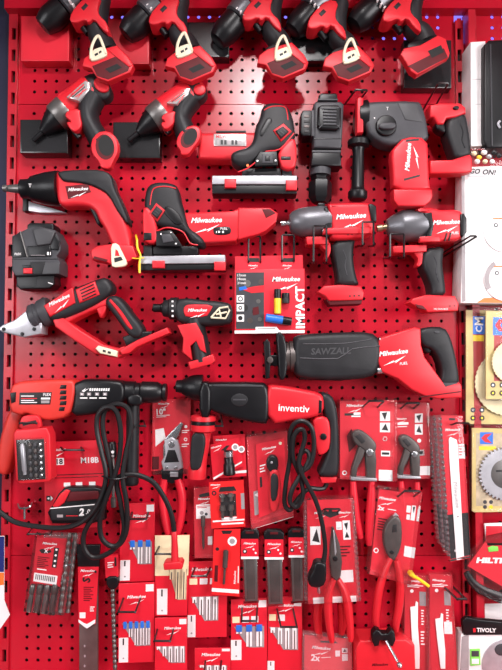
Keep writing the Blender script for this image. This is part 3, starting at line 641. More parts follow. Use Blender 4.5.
MB().prism([(460.5, 214), (464, 213), (467, 218), (467, 232), (463, 237), (460.5, 235)], 24, 79, BLK2, 1.2).build('end_ring', t, 'black end ring')
MB().prism([(392.5, 246), (408, 245), (427, 244.6), (427, 251.6), (393.5, 253)], 34, 66, RED, 1.2).prism([(420, 236.4), (440, 235.6), (441, 241.6), (420, 242)], 70, 80, RED, 1.2).lathe((419, 238.8), (425, 238.4), [(0, 2.4), (1, 2.6)], 74, SIL).build('tie_rail', t)
MB().prism([(412, 250), (424, 248.6), (425.4, 257), (423, 263), (419.4, 267), (416, 266), (418.6, 259), (415, 255)], 38, 60, RED, 1.4, sm=1).build('trigger', t)
mb = MB().prism([(424, 248), (446, 245), (444, 258), (444, 268), (446, 280), (447.6, 296), (431, 297), (432, 288), (427.5, 276), (422, 266)], 24, 66, BLK, 5, sm=1)
mb.sweep([(434, 256, .5), (437, 264, .5), (436, 272, .5), (439, 282, .5)], DGR, 66, n=6); mb.build('grip', t)
mb = MB().prism([(409.4, 302.4), (413.6, 298), (427, 294.6), (455.4, 296), (459.2, 304), (458.4, 311), (428, 312.6), (423, 308), (416, 306.6)], 50, 84, RED, 1.6).prism([(420, 296), (455, 296), (456, 306), (424, 306)], 20, 52, RED, 1)
mb.prism([(415, 304), (423, 305.6), (427, 310), (418, 308)], 80, 84.6, DRED, .3).text('MILWAUKEE', 441, 309, 14, 84.6, WHT).decal(ell(450, 306, .8, .8, 8), 84.6, BLKP).decal(ell(454.4, 305.8, .8, .8, 8), 84.6, BLKP)
mb.build('battery_mount', t)

# ------------------------------------------------------------------ impact socket card
t = thing('socket_card', 'red carded impact socket set with yellow, blue and black sockets', 'socket set', 269, 300, 30)
c = Card([(234.6, 269.5), (304.6, 268.5), (304.6, 333), (234.6, 333.5)], 46, th=14, bev=.5)
c.mb.slab([(235, 256.5), (302.5, 255), (303, 269.5), (235, 270.5)], 44, 45.5, CARD)
for x in (254, 288): c.mb.decal(R(x - 5, 258, x + 5, 262), 45.8, BLKP); c.mb.logo(x - 1, 265.5, 9, 45.8, WHT)
c.rect(.02, .05, .42, .93, DGR)
for i, (u, v, m) in enumerate(((.18, .22, GMET), (.28, .34, PLIER), (.34, .5, GMET), (.3, .66, BLKP), (.22, .8, PLIER), (.36, .78, GMET), (.14, .6, BLKP), (.38, .2, PLIER))): c.dot(u, v, 3.6 - (i % 3) * .7, m)
c.poly([(.10, .31), (.26, .27), (.42, .25), (.42, .36), (.24, .37)], RED); c.poly([(.06, .28), (.16, .26), (.18, .31), (.07, .33)], BLUE); c.poly([(.26, .6), (.34, .58), (.35, .7), (.26, .72)], DRED)
for v in (.09, .15, .21): c.text(('17mm', '19mm', '21mm')[int((v - .09) / .055)], .10, v, .12, WHT)
for v in (.46, .60, .76): c.rect(.03, v - .055, .135, v + .055, WHT)
c.dot(.082, .46, 2.7, BLKP); c.dot(.082, .46, 1.6, WHT); c.dot(.082, .60, 2, BLKP); c.dot(.082, .60, .9, WHT); c.dot(.082, .76, 2.3, BLKP)
c.rect(.0, .955, 1, 1, WHT); c.poly([(.30, .90), (.60, .90), (.64, .955), (.30, .955)], WHT); c.rect(.33, .92, .58, .935, GRYP)
c.logo(.735, .16, .40); c.text('IMPACT', .935, .60, .60, WHT, bold=.035, rot=90)
c.build('card', t)
def sock(p0, p1, ra, col, split, lab):
    MB().lathe(p0, p1, [(0, ra * .8, BLK2), (.02, ra, BLK2), (split, ra, col), (split + .02, ra * 1.02, col), (.97, ra, col), (1, ra * .8, col)], 54, BLK2, n=18).build('socket', t, lab)
sock((277.6, 289), (277.6, 314), 3.5, YEL, .38, 'black socket with yellow sleeve'); sock((285.8, 293), (285.8, 303.4), 3.9, BLK, .5, 'short black socket'); sock((291.6, 321.6), (265.5, 317.6), 4.2, BLUE, .34, 'black socket with blue sleeve')

# ------------------------------------------------------------------ metal shear
t = thing('metal_shear', 'cordless metal shear with silver cutting head and red loop guard', 'shear', 90, 310, 25)
mb = MB().prism([(-3, 329), (2, 325), (14, 320), (24, 312), (32, 305.5), (42, 322), (41, 334), (24, 337.5), (2, 332.4)], 28, 62, ALU, 1.6)
for x, y in ((3.4, 329), (22, 334), (34, 329)): mb.prism(ell(x, y, 1.9, 1.9, 12), 60, 64, BLK2, .4)
mb.build('cutting_head', t, 'silver cutting head')
MB().lathe((32, 318.5), (52, 310), [(0, 11), (.1, 13.4), (.3, 13.6), (.34, 12.4), (.5, 12.4), (.54, 14.2), (.9, 14.6), (1, 13.5)], 46, DGR).build('collar', t, 'dark grey collar')
mb = MB().prism([(42, 305), (60, 293), (95, 279), (105, 276.4), (112, 284), (112, 292), (100, 302), (76, 314), (53, 322), (46, 318)], 18, 72, BLK, 5, sm=1).build('motor_housing', t, 'black motor housing')
mb = MB().prism([(43, 305.6), (72.5, 287), (75, 303), (49.5, 317)], 68, 75, RED, 1.6); mb.logo(59, 300, 23, 75.4, WHT, 26.5); mb.build('name_panel', t, 'red panel with white script')
mb = MB().prism([(75, 289.4), (94.6, 281), (99.6, 294.6), (79, 303.4)], 68, 75, RED, 1.6)
for i in range(4): mb.prism(bar(80 + i * .8, 290.5 + i * 3.1, 93.5 + i * .9, 284.4 + i * 3.1, 1.3), 74, 75.8, BLK2, .2)
mb.build('vent_panel', t, 'red vented panel')
mb = MB().prism([(53, 320.5), (76, 312), (100, 300), (112, 294.6), (118, 296.6), (112, 304), (98, 308), (72, 320), (62, 327)], 26, 64, RED, 2, sm=1)
mb.prism([(52, 318.5), (61, 316.5), (80, 330), (103, 344.6), (118, 348.4), (124, 346), (128, 352), (118, 358.5), (95, 354), (74, 340.5), (55, 327)], 34, 68, RED, 1.6)
mb.prism([(92, 299), (100, 297), (108, 303), (104, 314), (100, 319), (97, 312)], 40, 62, RED, 2, sm=1)
mb.build('loop_guard', t, 'red loop guard')
MB().prism([(106, 296), (116, 294.6), (124, 302), (132, 314), (140, 323), (144, 331), (138, 340), (128, 336), (118, 322), (110, 311), (104, 304)], 24, 70, BLK, 4.5, sm=2).sweep([(110, 300, 1.4), (120, 312, 2), (128, 324, 2), (132, 329, 1.2)], RED, 69, n=8).build('grip', t)
MB().prism([(122, 337), (136, 332), (152, 331), (150, 341), (126, 346)], 28, 64, BLK2, 1.5).build('battery_port', t, 'black battery port')
MB().prism([(119, 350), (137, 340), (167, 327.4), (169.6, 333), (152, 340.5), (137, 347), (130, 353), (122, 355)], 30, 76, RED, 1.2).build('battery_mount', t)
MB().prism([(95, 348.4), (98, 345.6), (117.4, 351), (116.6, 357), (100, 353.6)], 60, 76, CREAM, 1.2).decal([(103, 349.6), (106, 350.4), (105.6, 352.6), (102.6, 351.8)], 76.3, BLKP).decal([(108, 351), (111, 351.8), (110.6, 354), (107.6, 353.2)], 76.3, BLKP).build('belt_clip', t, 'cream clip')

# ------------------------------------------------------------------ compact screwdriver
t = thing('cordless_screwdriver', 'small cordless screwdriver with cream triangular clip, below the lower jigsaw', 'screwdriver', 195, 325, 25)
MB().lathe((153, 308), (166, 308), [(0, 3.4), (.05, 4.2), (.6, 4.2), (.66, 5), (1, 5)], 46, BLK2, n=14).build('bit_holder', t, 'black bit holder')
mb = MB().lathe((163, 308.2), (178, 308.8), [(0, 7), (.1, 8.4), (.4, 9.2), (.5, 11), (1, 11.4)], 46, BLK)
for y in (300.5, 305, 310, 315): mb.prism(R(171.6, y, 173.4, y + 1.8), 60, 46 + 2 * 11.6 * math.sqrt(max(0, 1 - ((y + .8 - 308.6) / 11.6) ** 2)) + .6, WHT, 0)
mb.build('torque_collar', t)
mb = MB().prism([(174, 299), (188, 297.6), (200, 299.4), (226, 301.6), (232, 305), (232, 319), (228, 324.5), (205, 326), (182, 324), (175, 319)], 20, 70, BLK, 4.5, sm=1).build('housing', t)
mb = MB().prism([(184, 306), (190, 304), (213.6, 304.6), (210, 312), (206, 317), (186, 317.6), (183, 312)], 66, 72, RED, 1.2, sm=1); mb.logo(197.4, 310, 19, 72.4, WHT, 1); mb.build('name_panel', t, 'red panel with white script')
mb = MB().sweep([(211, 317.6, 1), (219.6, 308, 1), (228, 306.8, 1), (229.6, 310, 1), (225.6, 318.4, 1)], CREAM, 76, closed=True, sub=1, n=8).sweep([(216, 314.4, 1), (227, 312, 1)], CREAM, 76, n=8, sub=1).sweep([(219, 309, .9), (221, 317, .9)], CREAM, 76, n=8, sub=1)
mb.build('belt_clip', t, 'cream triangular clip')
MB().sweep([(194, 320, 10), (197, 334, 9.6), (200, 348, 9.8), (202, 362, 10)], BLK, 46, flat=1.5, n=16).build('grip', t)
MB().prism([(177, 325), (196, 322.6), (203, 336), (206, 353), (200, 350), (196, 341), (190, 346), (192, 360), (182, 352), (183, 338)], 40, 76, RED, 1.2).build('grip_inlay', t, 'red inlay')
MB().prism([(188, 362), (196, 360), (213, 354), (215, 361), (212, 364), (190, 370)], 26, 74, RED, 1.2).build('battery_mount', t)

# ------------------------------------------------------------------ reciprocating saw
t = thing('reciprocating_saw', 'long cordless reciprocating saw with black front body and red rear', 'saw', 360, 358, 25)
mb = MB().prism([(264, 342), (267, 338.6), (270, 342), (271, 358), (269.6, 378), (265.6, 379)], 18, 62, BLK2, 1).prism(ell(270.2, 360, 3.2, 3.6, 12), 60, 66, PLIER, .8)
mb.prism([(276, 334), (280, 331), (286, 338), (288, 360), (286, 379.6), (279, 380.4), (278, 360)], 14, 70, BLK2, 2, sm=1).prism(R(268, 355, 280, 366), 26, 52, BLK2, 1)
mb.build('pivot_shoe', t, 'black pivot shoe')
MB().lathe((283, 357), (298, 356.4), [(0, 12), (.15, 14), (.4, 14), (.45, 15.4), (.75, 15.6), (.8, 14.4), (1, 15)], 44, PLIER).build('blade_collar', t, 'grey blade collar')
mb = MB().prism([(293, 338), (300, 334), (340, 332), (372, 331.6), (381, 339), (383, 352), (380, 370), (372, 378), (340, 381), (300, 379), (294, 372)], 14, 76, BLK, 6, sm=1)
mb.text('SAWZALL', 331, 351, 40, 76.4, EMB, 1.5, 0.1, .03)
mb.sweep([(300, 358, .7), (338, 358.6, .7), (352, 349, .7), (380, 346, .7)], DGR, 76, n=6, sub=2).sweep([(303, 344, .6), (345, 343.4, .6), (372, 339, .6)], DGR, 76, n=6, sub=2)
mb.prism([(298, 369), (372, 366), (374, 376), (340, 381), (300, 380)], 20, 66, BLK2, 2.5)
mb.build('front_housing', t, 'black front housing')
mb = MB().prism([(374, 352), (381, 337.4), (397, 332.4), (415, 327), (421, 328.6), (421.6, 345), (425, 357), (436, 372), (446, 386), (459.6, 382), (462.4, 386), (462.4, 398), (438, 399), (424, 396), (412, 390), (398, 379), (382, 372)], 22, 74, RED, 2)
mb.logo(393.5, 352.4, 29, 74.4, WHT, 7, 'FUEL'); mb.prism(bar(420, 397, 461, 391.6, 1.2), 70, 74.8, DRED, .3)
mb.build('rear_housing', t)
MB().lathe((379, 340.6), (396, 339), [(0, 3.6), (.9, 3.6), (1, 2.8)], 66, SIL, n=14).build('hang_pin', t, 'silver pin')
MB().lathe((377, 370.6), (397, 369.6), [(0, 3.4), (.9, 3.4), (1, 2.6)], 66, SIL, n=14).build('hang_pin', t, 'silver pin')
MB().prism([(418.6, 330), (428, 326.6), (445.4, 326.6), (451.6, 337), (456.4, 354), (460, 374), (460, 386), (438, 386.4), (443, 374), (440, 360), (433, 349), (425, 347), (420, 340)], 26, 70, BLK, 4, sm=1).prism([(420, 340), (430, 341), (434, 350), (430, 354), (424, 352)], 34, 60, BLK2, 2, sm=1).prism(ell(437, 332, 3, 1.6, 10), 69, 71, DGR, .4).build('grip', t)
MB().prism([(437, 383), (460, 382.4), (461, 388), (440, 389)], 24, 73, DGR, 1).build('grip_foot', t)
# ------------------------------------------------------------------ corded rotary hammer with coiled cord
t = thing('corded_hammer_drill', 'orange-red and black corded hammer drill with its black cord coiled in loops', 'hammer drill', 90, 400, 25)
mb = MB().prism([(9, 388), (15, 382.4), (27, 380.6), (71, 379.2), (75, 384), (74, 396), (69, 417), (46, 421.5), (33, 416.5), (25, 413), (21, 416), (8, 412)], 16, 74, ORED, 3.2, sm=1)
for y0 in (385, 390.4, 395.8, 401.2): mb.prism([(60.6, y0), (66.6, y0 - .2), (66, y0 + 3.8), (59.4, y0 + 4)], 73, 74.8, BLK2, .3)
mb.prism([(59.6, 407), (65, 407), (64, 411), (58.6, 411)], 73, 74.8, BLK2, .3).prism([(10, 393), (16, 392), (15.4, 402), (11, 403.6)], 73, 75, BLK2, .5)
mb.build('motor_housing', t)
mb = MB().prism([(19.6, 392.6), (51.6, 392.2), (50, 404.4), (19, 404.6)], 73, 75.2, BLKP, .3)
mb.text('FLEX', 47.2, 394.6, 8, 75.5, WHT, bold=.02)
for k, y in enumerate((395.6, 398, 400, 402)): mb.decal(R(21, y, 34 + (k % 2) * 3, y + .9), 75.5, WHT if k != 1 else RED)
mb.decal(R(41, 397.6, 50, 399.4), 75.5, WHT).decal(R(41, 400.4, 49.4, 403.2), 75.5, GRYP)
mb.build('rating_plate', t, 'black rating plate with white print')
MB().prism([(24, 412), (20, 420), (14, 446), (7.6, 475), (0, 476), (-4, 470), (-2, 440), (6, 416), (10, 408)], 24, 54, ORED, 4, sm=1).build('rear_handle', t)
mb = MB().prism([(72, 379.2), (118, 380), (124.4, 385), (124.4, 399), (116, 408.6), (95, 414.6), (69, 417), (73.6, 398)], 16, 72, BLK2, 3.6, sm=1)
mb.decal([(81.6, 391), (86, 388), (84.6, 390.4), (89, 388.2), (84, 392)], 72.4, WHT)
for k in range(9): mb.decal([(89.6 + k * 2.3, 388.4), (91.2 + k * 2.3, 388.2), (90.9 + k * 2.3, 390.8), (89.3 + k * 2.3, 391)], 72.4, WHT)
for k, x in enumerate((80, 87, 95, 103)): mb.decal(R(x, 392.6, x + 4, 395.6), 72.4, GRYP).decal(R(x + 1.2, 393.4, x + 2.6, 394.8), 72.7, WHT)
for k, x in enumerate((80, 89.5, 99)): mb.decal(R(x, 397.4, x + 7.4, 398.6), 72.4, WHT)
mb.build('gear_housing', t)
MB().lathe((122, 392), (166.5, 392.4), [(0, 12), (.05, 11.4), (.12, 10.8), (.3, 10.8), (.33, 9.6), (.42, 9.4), (.46, 11), (.8, 10.4), (.9, 8), (.94, 9), (1, 8.4)], 46, BLK2).build('chuck', t, 'black chuck')
MB().prism(R(127, 394, 142, 406), 24, 70, BLK2, 2.5, sm=1).sweep([(133, 402, 6.4), (133, 414, 6.6), (132.6, 440, 6.4), (132, 470, 6.6), (131.6, 482, 7), (131.6, 485, 6)], BLK, 42, n=14).build('side_handle', t, 'black side handle')
cd = [(-8, 506, 2.5, 60), (0, 512, 2.5, 64), (14, 521.5, 2.5, 70), (33.5, 526, 2.5, 74), (60, 528, 2.5, 76), (80, 523, 2.5, 80), (94, 510, 2.5, 82), (103, 492, 2.5, 84), (106, 473, 2.5, 86), (101, 450, 2.5, 86), (97, 430, 2.5, 86), (98, 415, 2.5, 88), (106, 407, 2.5, 90), (116, 411, 2.5, 90), (120.6, 430, 2.5, 90), (119.6, 455, 2.5, 90), (114, 478, 2.5, 92), (105, 502, 2.5, 88), (100, 522, 2.5, 82), (102, 538, 2.5, 80), (111, 546, 2.5, 78), (121, 543, 2.5, 78), (127, 528, 2.5, 80), (126.6, 503, 2.5, 84), (122.6, 478, 2.5, 87), (125.4, 455, 2.5, 85), (131, 428, 2.5, 82), (129, 411, 2.5, 82), (122, 404.6, 2.5, 82), (112, 405, 2.5, 82), (104, 413, 2.5, 82), (103, 430, 2.5, 81), (107.4, 452, 2.5, 80), (111.6, 472, 2.5, 80), (109, 490, 2.5, 79), (97, 512, 2.5, 77), (85, 531, 2.5, 74), (84, 547, 2.5, 73), (92, 557, 2.5, 72), (105, 555, 2.5, 72), (118, 545, 2.5, 73), (124, 529, 2.5, 75), (121, 505, 2.5, 78), (117, 486, 2.5, 80), (119, 477, 2.5, 82), (128, 474.6, 2.5, 82), (139, 475.4, 2.5, 80), (153.5, 482.6, 2.5, 78), (164.5, 498, 2.5, 76), (171.5, 515, 2.5, 74), (174.4, 533, 2.5, 72)]
cdo = MB().sweep(cd, CORD, n=8, sub=5).build('power_cord', t, 'black rubber cord')
MB().sweep([(102, 476, .8, 88), (114, 479.4, .8, 97), (127, 477, .8, 88)], BLK2, n=6).build('cord_tie', cdo, 'thin black tie')
mb = MB().lathe((174.2, 531), (175, 563), [(0, 2.4), (.05, 3.2), (.3, 3), (.5, 3.4), (.85, 3.6), (1, 4)], 72, RED, n=14).prism([(163, 565), (165, 563), (181, 562), (183, 565), (182, 569.5), (164, 570.5)], 60, 84, RED, 1.2)
mb.build('plug', t, 'red plug')

# ------------------------------------------------------------------ second corded hammer
t = thing('corded_hammer_drill', 'red and black corded hammer drill with white lettering and upright side handle', 'hammer drill', 260, 405, 25)
MB().lathe((175.6, 386), (202, 388), [(0, 4), (.04, 6), (.25, 7), (.3, 8), (.6, 12), (.8, 13), (1, 13.4)], 46, BLK2).build('chuck', t, 'black chuck')
mb = MB().prism([(198, 384), (206, 382.4), (262, 382.6), (268, 386), (270, 400), (268.6, 424.4), (259, 424), (230, 418), (210, 411), (200, 404)], 16, 74, BLK2, 4, sm=1)
mb.prism(ell(239.4, 400, 8.6, 6.6, 24), 73, 75, BLK, .7).prism(R(233, 399, 246, 400.6), 74, 75.6, DGR, .2)
mb.prism([(212, 384.6), (262, 385), (262, 387), (214, 386.6)], 72, 75.4, DGR, .5)
mb.build('gear_housing', t)
mb = MB().prism([(266, 386.5), (275, 385), (300, 389), (320, 393), (324.4, 398), (324.4, 412), (316, 417.6), (296, 421), (268, 425)], 16, 74, RED, 4, sm=1)
mb.text('inventiv', 294, 408.4, 31, 74.4, WHT, -3, 0, .012)
mb.prism([(319, 400), (322, 401), (321.6, 413), (318.6, 413.6)], 73, 74.8, BLK2, .3)
for x in (320, 324, 328): mb.decal(ell(x - 1, 391.6 + (x - 320) * .1, .7, .7, 6), 74.6, BLKP)
mb.build('motor_housing', t)
MB().prism([(319, 393), (329, 393.6), (334.4, 399), (338, 412), (339.4, 436), (339.6, 470), (337, 478), (322, 477.6), (318, 474), (324, 462), (329, 448), (330, 424), (325, 416)], 24, 68, BLK, 4, sm=1).build('grip', t)
mb = MB().prism([(313, 418), (326, 416), (330.6, 424), (330.6, 447), (326, 454), (318, 456), (316, 446), (313.6, 430)], 32, 70, RED, 2, sm=1).build('trigger_guard', t)
MB().prism(ell(323.6, 436.8, 3.3, 3.3, 16), 69, 73, BLK2, .8).build('lock_button', t, 'black lock button')
MB().prism([(320, 477), (337, 477.4), (336, 482.6), (322, 483.6)], 30, 62, RED, 1).build('handle_end', t)
MB().prism(R(199, 382, 211, 418), 22, 78, BLK2, 3, sm=1).build('clamp_band', t, 'black clamp band')
mb = MB().lathe((203.4, 415), (203, 432), [(0, 9.5), (.06, 12.4), (.3, 12.8), (.34, 12, BLK2), (.52, 12, BLK2), (.55, 12.8), (.9, 12.4), (1, 9)], 52, RED).sweep([(202.4, 430, 9), (201, 444, 8.6), (198.6, 460, 8.4), (197, 470, 9.4), (196.4, 478, 9)], RED, 50, n=16)
mb.build('side_handle', t, 'red side handle')
MB().prism([(192, 433), (203, 432), (206, 440), (203, 458), (200, 470), (191.6, 471), (189.6, 466), (190.4, 446)], 60, 70, BLK, 2, sm=1).build('side_handle_inlay', t, 'black grip inlay')
cu = [(327, 483, 2.4, 46), (324, 488, 2.2, 48), (318, 489, 2.4, 52), (308, 489, 2.4, 58), (297, 500, 2.4, 62), (290, 510, 2.4, 66), (284.6, 503, 2.4, 68), (286, 482, 2.4, 70), (290, 458, 2.4, 74), (289.6, 436, 2.4, 80), (294, 424, 2.4, 84), (303, 421, 2.4, 86), (311.6, 428, 2.4, 86), (314, 446, 2.4, 82), (311, 463, 2.4, 80), (304, 470, 2.4, 78), (298.6, 463, 2.4, 76), (301, 453.6, 2.4, 76), (307, 451, 2.4, 78), (309, 460, 2.4, 78), (300, 476, 2.4, 78), (292, 490, 2.4, 78), (290, 502, 2.4, 76), (297, 506.6, 2.4, 74), (303, 494, 2.4, 78), (300, 476, 2.4, 76), (293, 458, 2.4, 82), (293, 440, 2.4, 86), (297, 431, 2.4, 88), (303, 430, 2.4, 88), (304.6, 440, 2.4, 86), (300, 456, 2.4, 86), (299.4, 468, 2.4, 86), (307, 484, 2.4, 84), (314, 497, 2.4, 84), (320, 514, 2.4, 84), (324, 535, 2.4, 84), (325, 552, 2.3, 84), (322, 568, 3.2, 84)]
MB().sweep(cu, CORD, n=8, sub=5).build('power_cord', t, 'black cord in tangled loops')
mb = MB().prism([(315, 562), (326, 563), (327, 570), (326, 585), (318, 589), (309, 587), (308.6, 578), (313, 571)], 76, 98, BLK2, 2.4, sm=1)
pl = mb.build('plug', t, 'black moulded plug')
MB().lathe((318.4, 587), (319.4, 594), [(0, 1.6), (.8, 1.6), (1, .8)], 84, SIL, n=10).build('plug_pin', pl, 'bright metal pin')

# ------------------------------------------------------------------ red case of bits
t = thing('bit_case', 'red hanging case of small screwdriver bits behind a clear window', 'bit set', 32, 455, 62)
MB().prism([(13, 433.5), (16, 429.6), (46.6, 427.6), (50, 435), (51.4, 479), (49, 482), (20, 484.4), (15.4, 480)], 58, 86, RED, 1.6).prism([(16.7, 440), (44, 439), (45.6, 478.6), (18.6, 480)], 84, 86.4, BLKP, .2).build('case', t)
mb = MB().prism([(18, 430.4), (20, 419), (24, 415.4), (36, 415), (40, 418.6), (41.4, 429.6)], 76, 84, RED, 1.2, sm=1).decal([(22, 423), (36, 420), (36.6, 422.6), (23, 426)], 84.4, BLKP); mb.build('hang_tab', t)
hb = MB().lathe((22, 443.6), (25, 474.6), [(0, 1.4), (.1, 2.4), (.85, 2.4), (.9, 1.7), (1, 1.7)], 88, ALU, n=12).build('bit_holder', t, 'silver bit holder')
for i in range(6):
    for j in range(3):
        x = 29.6 + j * 5.2 + i * .25; y = 443 + i * 6.1
        mb = MB().lathe((x, y), (x + .3, y + 4.8), [(0, 1.0), (.2, 1.7), (.6, 1.9), (.64, 1.4), (1, .7)], 88, (PLIER, DGR)[(i + j) % 2], n=8)
        if j == 2: mb.lathe((x - .2, y + 1.6), (x + 1.2, y + 2.4), [(0, 2.5), (1, 2.5)], 88, SIL, n=12)
        mb.build('bit', t)
MB().prism([(15.6, 439), (45, 438), (46.6, 479.4), (17.6, 481)], 86.5, 94, CLEAR, 1).build('window', t, 'clear window')

# ------------------------------------------------------------------ battery kit card
t = thing('battery_kit', 'red carded battery kit, half covered by the coiled black cord', 'battery kit', 75, 485, 25)
c = Card([(44, 442), (104, 440), (105, 527), (45, 529)], 30)
c.logo(.20, .09, .32); c.rect(.06, .19, .33, .27, WHT); c.text('M18', .20, .23, .22, BLKP, bold=.03); c.text('M18B', .76, .225, .30, WHT, bold=.03)
c.lines(.05, .38, .98, .40, 1, BLKP); c.lines(.08, .415, .9, .43, 1, BLKP)
for u in (.38, .58, .80): c.rect(u - .06, .475, u + .05, .52, WHT); c.rect(u - .05, .535, u + .08, .545, WHT)
c.rect(.03, .62, .10, .68, BLKP); c.poly([(.10, .62), (.14, .65), (.10, .68)], WHT); c.dot(.065, .65, 1.1, WHT)
c.build('card', t)
mb = MB().prism([(47, 513), (52, 505), (58, 494), (64, 488), (70, 487), (95, 487), (104, 490), (105, 520), (92, 524), (52, 524)], 31, 46, BLK2, 2)
mb.prism([(52, 506), (60, 494), (66, 489.6), (70, 491), (64, 503), (56, 509)], 45, 49, RED, 1).prism([(70, 492), (98, 491), (100, 499), (66, 502)], 45, 48, DRED, 1)
mb.prism([(50, 508), (98, 503), (104, 506), (104, 519), (92, 521), (50, 521)], 44, 54, BLK, 1.6).text('2', 81.4, 512, 5.4, 54.4, WHT, 2, .15, .05).text('.0', 88, 511.6, 4.6, 54.4, WHT, 2, .1, .02).decal(R(57, 514.6, 63, 517.4), 54.4, GRYP).decal(R(66, 515.4, 78, 516.2), 54.4, RED)
mb.decal([(50, 508), (98, 503.6), (98, 504.6), (50, 509)], 54.4, WHT)
mb.build('battery', t, 'black and red battery')
t = thing('steel_fitting', 'small black and steel piece hung inside the loops of the coiled cord', 'hardware', 113, 470, 30)
MB().lathe((112, 442), (113, 458), [(0, 3.2), (.1, 4), (.9, 4), (1, 3)], 42, BLK2, n=14).decal(ell(112.6, 452, 1.6, 1.6, 10), 50.6, WHT).decal(ell(112.8, 456, 1.4, 1.4, 10), 50.6, GRYP).build('cap', t, 'black cap')
MB().lathe((113, 457), (113.6, 507), [(0, 1.8), (.8, 1.6), (.82, 3), (1, 2.6)], 42, GMET, n=10).build('shaft', t, 'steel shaft')

# ------------------------------------------------------------------ aviation snips
t = thing('snips_pack', 'carded metal snips with silver blades and long red handles', 'snips', 170, 460, 20)
c = Card([(153, 400), (191, 398), (189.6, 469), (151, 471)], 8)
c.logo(.28, .06, .3); c.text('10"', .22, .17, .24, WHT, bold=.03); c.lines(.1, .22, .45, .26, 2, WHT)
c.poly([(.08, .42), (.3, .40), (.36, .55), (.1, .66)], WHT); c.dot(.88, .40, 1.6, WHT); c.dot(.88, .58, 1.8, WHT); c.dot(.88, .58, 1, CARD); c.lines(.78, .45, .97, .5, 2, WHT); c.lines(.78, .64, .97, .7, 2, WHT)
c.rect(.02, .80, .2, .98, DRED)
c.build('card', t)
mb = MB().prism([(163, 446), (166, 437), (181, 422), (183, 424), (179, 435), (172, 446), (170, 456), (163, 460)], 10, 18, SIL, .8)
mb.prism([(164, 440), (172, 437), (178, 441), (181, 455), (183, 468), (178, 471), (163, 471), (161, 462), (165, 455)], 11, 20, ALU, 1.5).prism(ell(171.4, 444.6, 3.4, 3.4, 14), 19.5, 22, SIL, .8)
mb.prism([(168, 450), (175, 450), (179, 462), (164, 463)], 19, 21.4, BLK2, .8)
for x, y in ((166.6, 468), (175.6, 468)): mb.prism(ell(x, y, 1.8, 1.8, 10), 19.6, 22.6, SIL, .5)
mb.prism([(161, 470), (183, 470), (182, 480), (172, 484), (162, 481)], 11, 19, BLK2, 1).prism(R(170, 472, 178, 477), 18, 21, ALU, .5)
mb.build('jaw', t, 'silver cutting blades and pivot')
for s in (0, 1):
    p = [(164.6, 479, 3.8), (162.4, 495, 4), (163.6, 512, 3.8), (166, 526, 3.4), (168, 534, 2.6)] if s == 0 else [(178, 479, 4), (182, 495, 4.2), (182, 512, 3.8), (180, 526, 3.4), (178, 534, 2.6)]
    MB().sweep(p, CARD, 15, n=10).build('handle', t, 'red handle')
MB().prism([(152, 401), (190, 399.6), (189, 474), (152, 475)], 8.6, 23.5, CLEAR, 1.5).build('blister', t, 'clear blister')

# ------------------------------------------------------------------ small carded bits
def holes(c, u0, u1, v, m=BLKP): c.rect(u0, v - .02, u1, v + .012, m); c.poly([(u0 + (u1 - u0) * .35, v - .02), ((u0 + u1) / 2, v - .05), (u1 - (u1 - u0) * .35, v - .02)], m)
t = thing('nut_driver_card', 'red card with chrome-collared black nut driver, topmost of the small cards', 'bit card', 228, 460, 30)
c = Card([(213, 436), (245, 434), (246.6, 476), (214.6, 478.6)], 28); c.logo(.25, .1, .35); c.rect(.0, .86, 1, .92, WHT); c.build('card', t, 'rear card')
c = Card([(210, 445), (231, 438.6), (242, 448), (241.6, 470), (213, 480.4)], 33) if False else Card([(210, 445), (239, 436.6), (243, 466), (213, 480.4)], 33)
c.logo(.2, .1, .36); c.poly([(.02, .93), (.98, .83), (.98, .88), (.02, .99)], WHT); c.dot(.83, .30, 3.6, WHT); c.dot(1.02, .44, 3.4, WHT); c.dot(.83, .30, 2.3, GRYP); c.dot(1.02, .44, 2.2, GRYP); c.poly([(.35, .25), (.55, .16), (.66, .19), (.5, .29)], BLKP)
c.build('card', t, 'front card')
MB().lathe((228.2, 450.4), (229.6, 475), [(0, 4), (.03, 4.8, SIL), (.24, 4.8, SIL), (.26, 4.4), (.52, 4.8), (.56, 5.6), (.95, 6), (1, 5)], 42, BLK2, n=20).build('nut_driver', t, 'black nut driver with chrome collar')
t = thing('hex_bit_card', 'bright red card with four grey bits in a small window, below the nut driver card', 'bit card', 228, 505, 40)
c = Card([(209, 482.4), (243.6, 480), (245.4, 526.6), (211.4, 528.6)], 44, m=mat('scarlet_card', (222, 32, 34), .4))
c.dot(.13, .24, 2.5, BLKP); c.dot(.13, .24, 1.2, CARD); c.poly([(.32, .12), (.72, .12), (.78, .22), (.26, .22)], BLKP); c.logo(.18, .06, .28); c.rect(.9, .28, 1.0, .62, GRYP); c.rect(.05, .83, .98, .865, WHT); c.lines(.3, .9, .95, .95, 1, WHT, .7); c.rect(.32, .775, .76, .8, WHT)
c.rect(.3, .28, .76, .76, BLKP); c.build('card', t)
for i, (x, y) in enumerate(((222, 497.6), (230.6, 497), (222.4, 509), (231, 508.4))):
    MB().lathe((x, y - 3.6), (x + .2, y + (4 if i < 2 else 9)), [(0, 2.6), (.4, 3.2), (.45, 2), (1, 1.6)], 48, (GMET, PLIER)[i // 2], n=6).build('hex_bit', t, 'grey bit')
MB().prism([(219, 493.6), (235, 492.6), (236, 519.6), (220, 520.6)], 44.5, 56, CLEAR, 1).build('window', t, 'clear window')
t = thing('slim_blister', 'narrow clear blister with white label and one thin driver bit', 'bit card', 203, 520, 25)
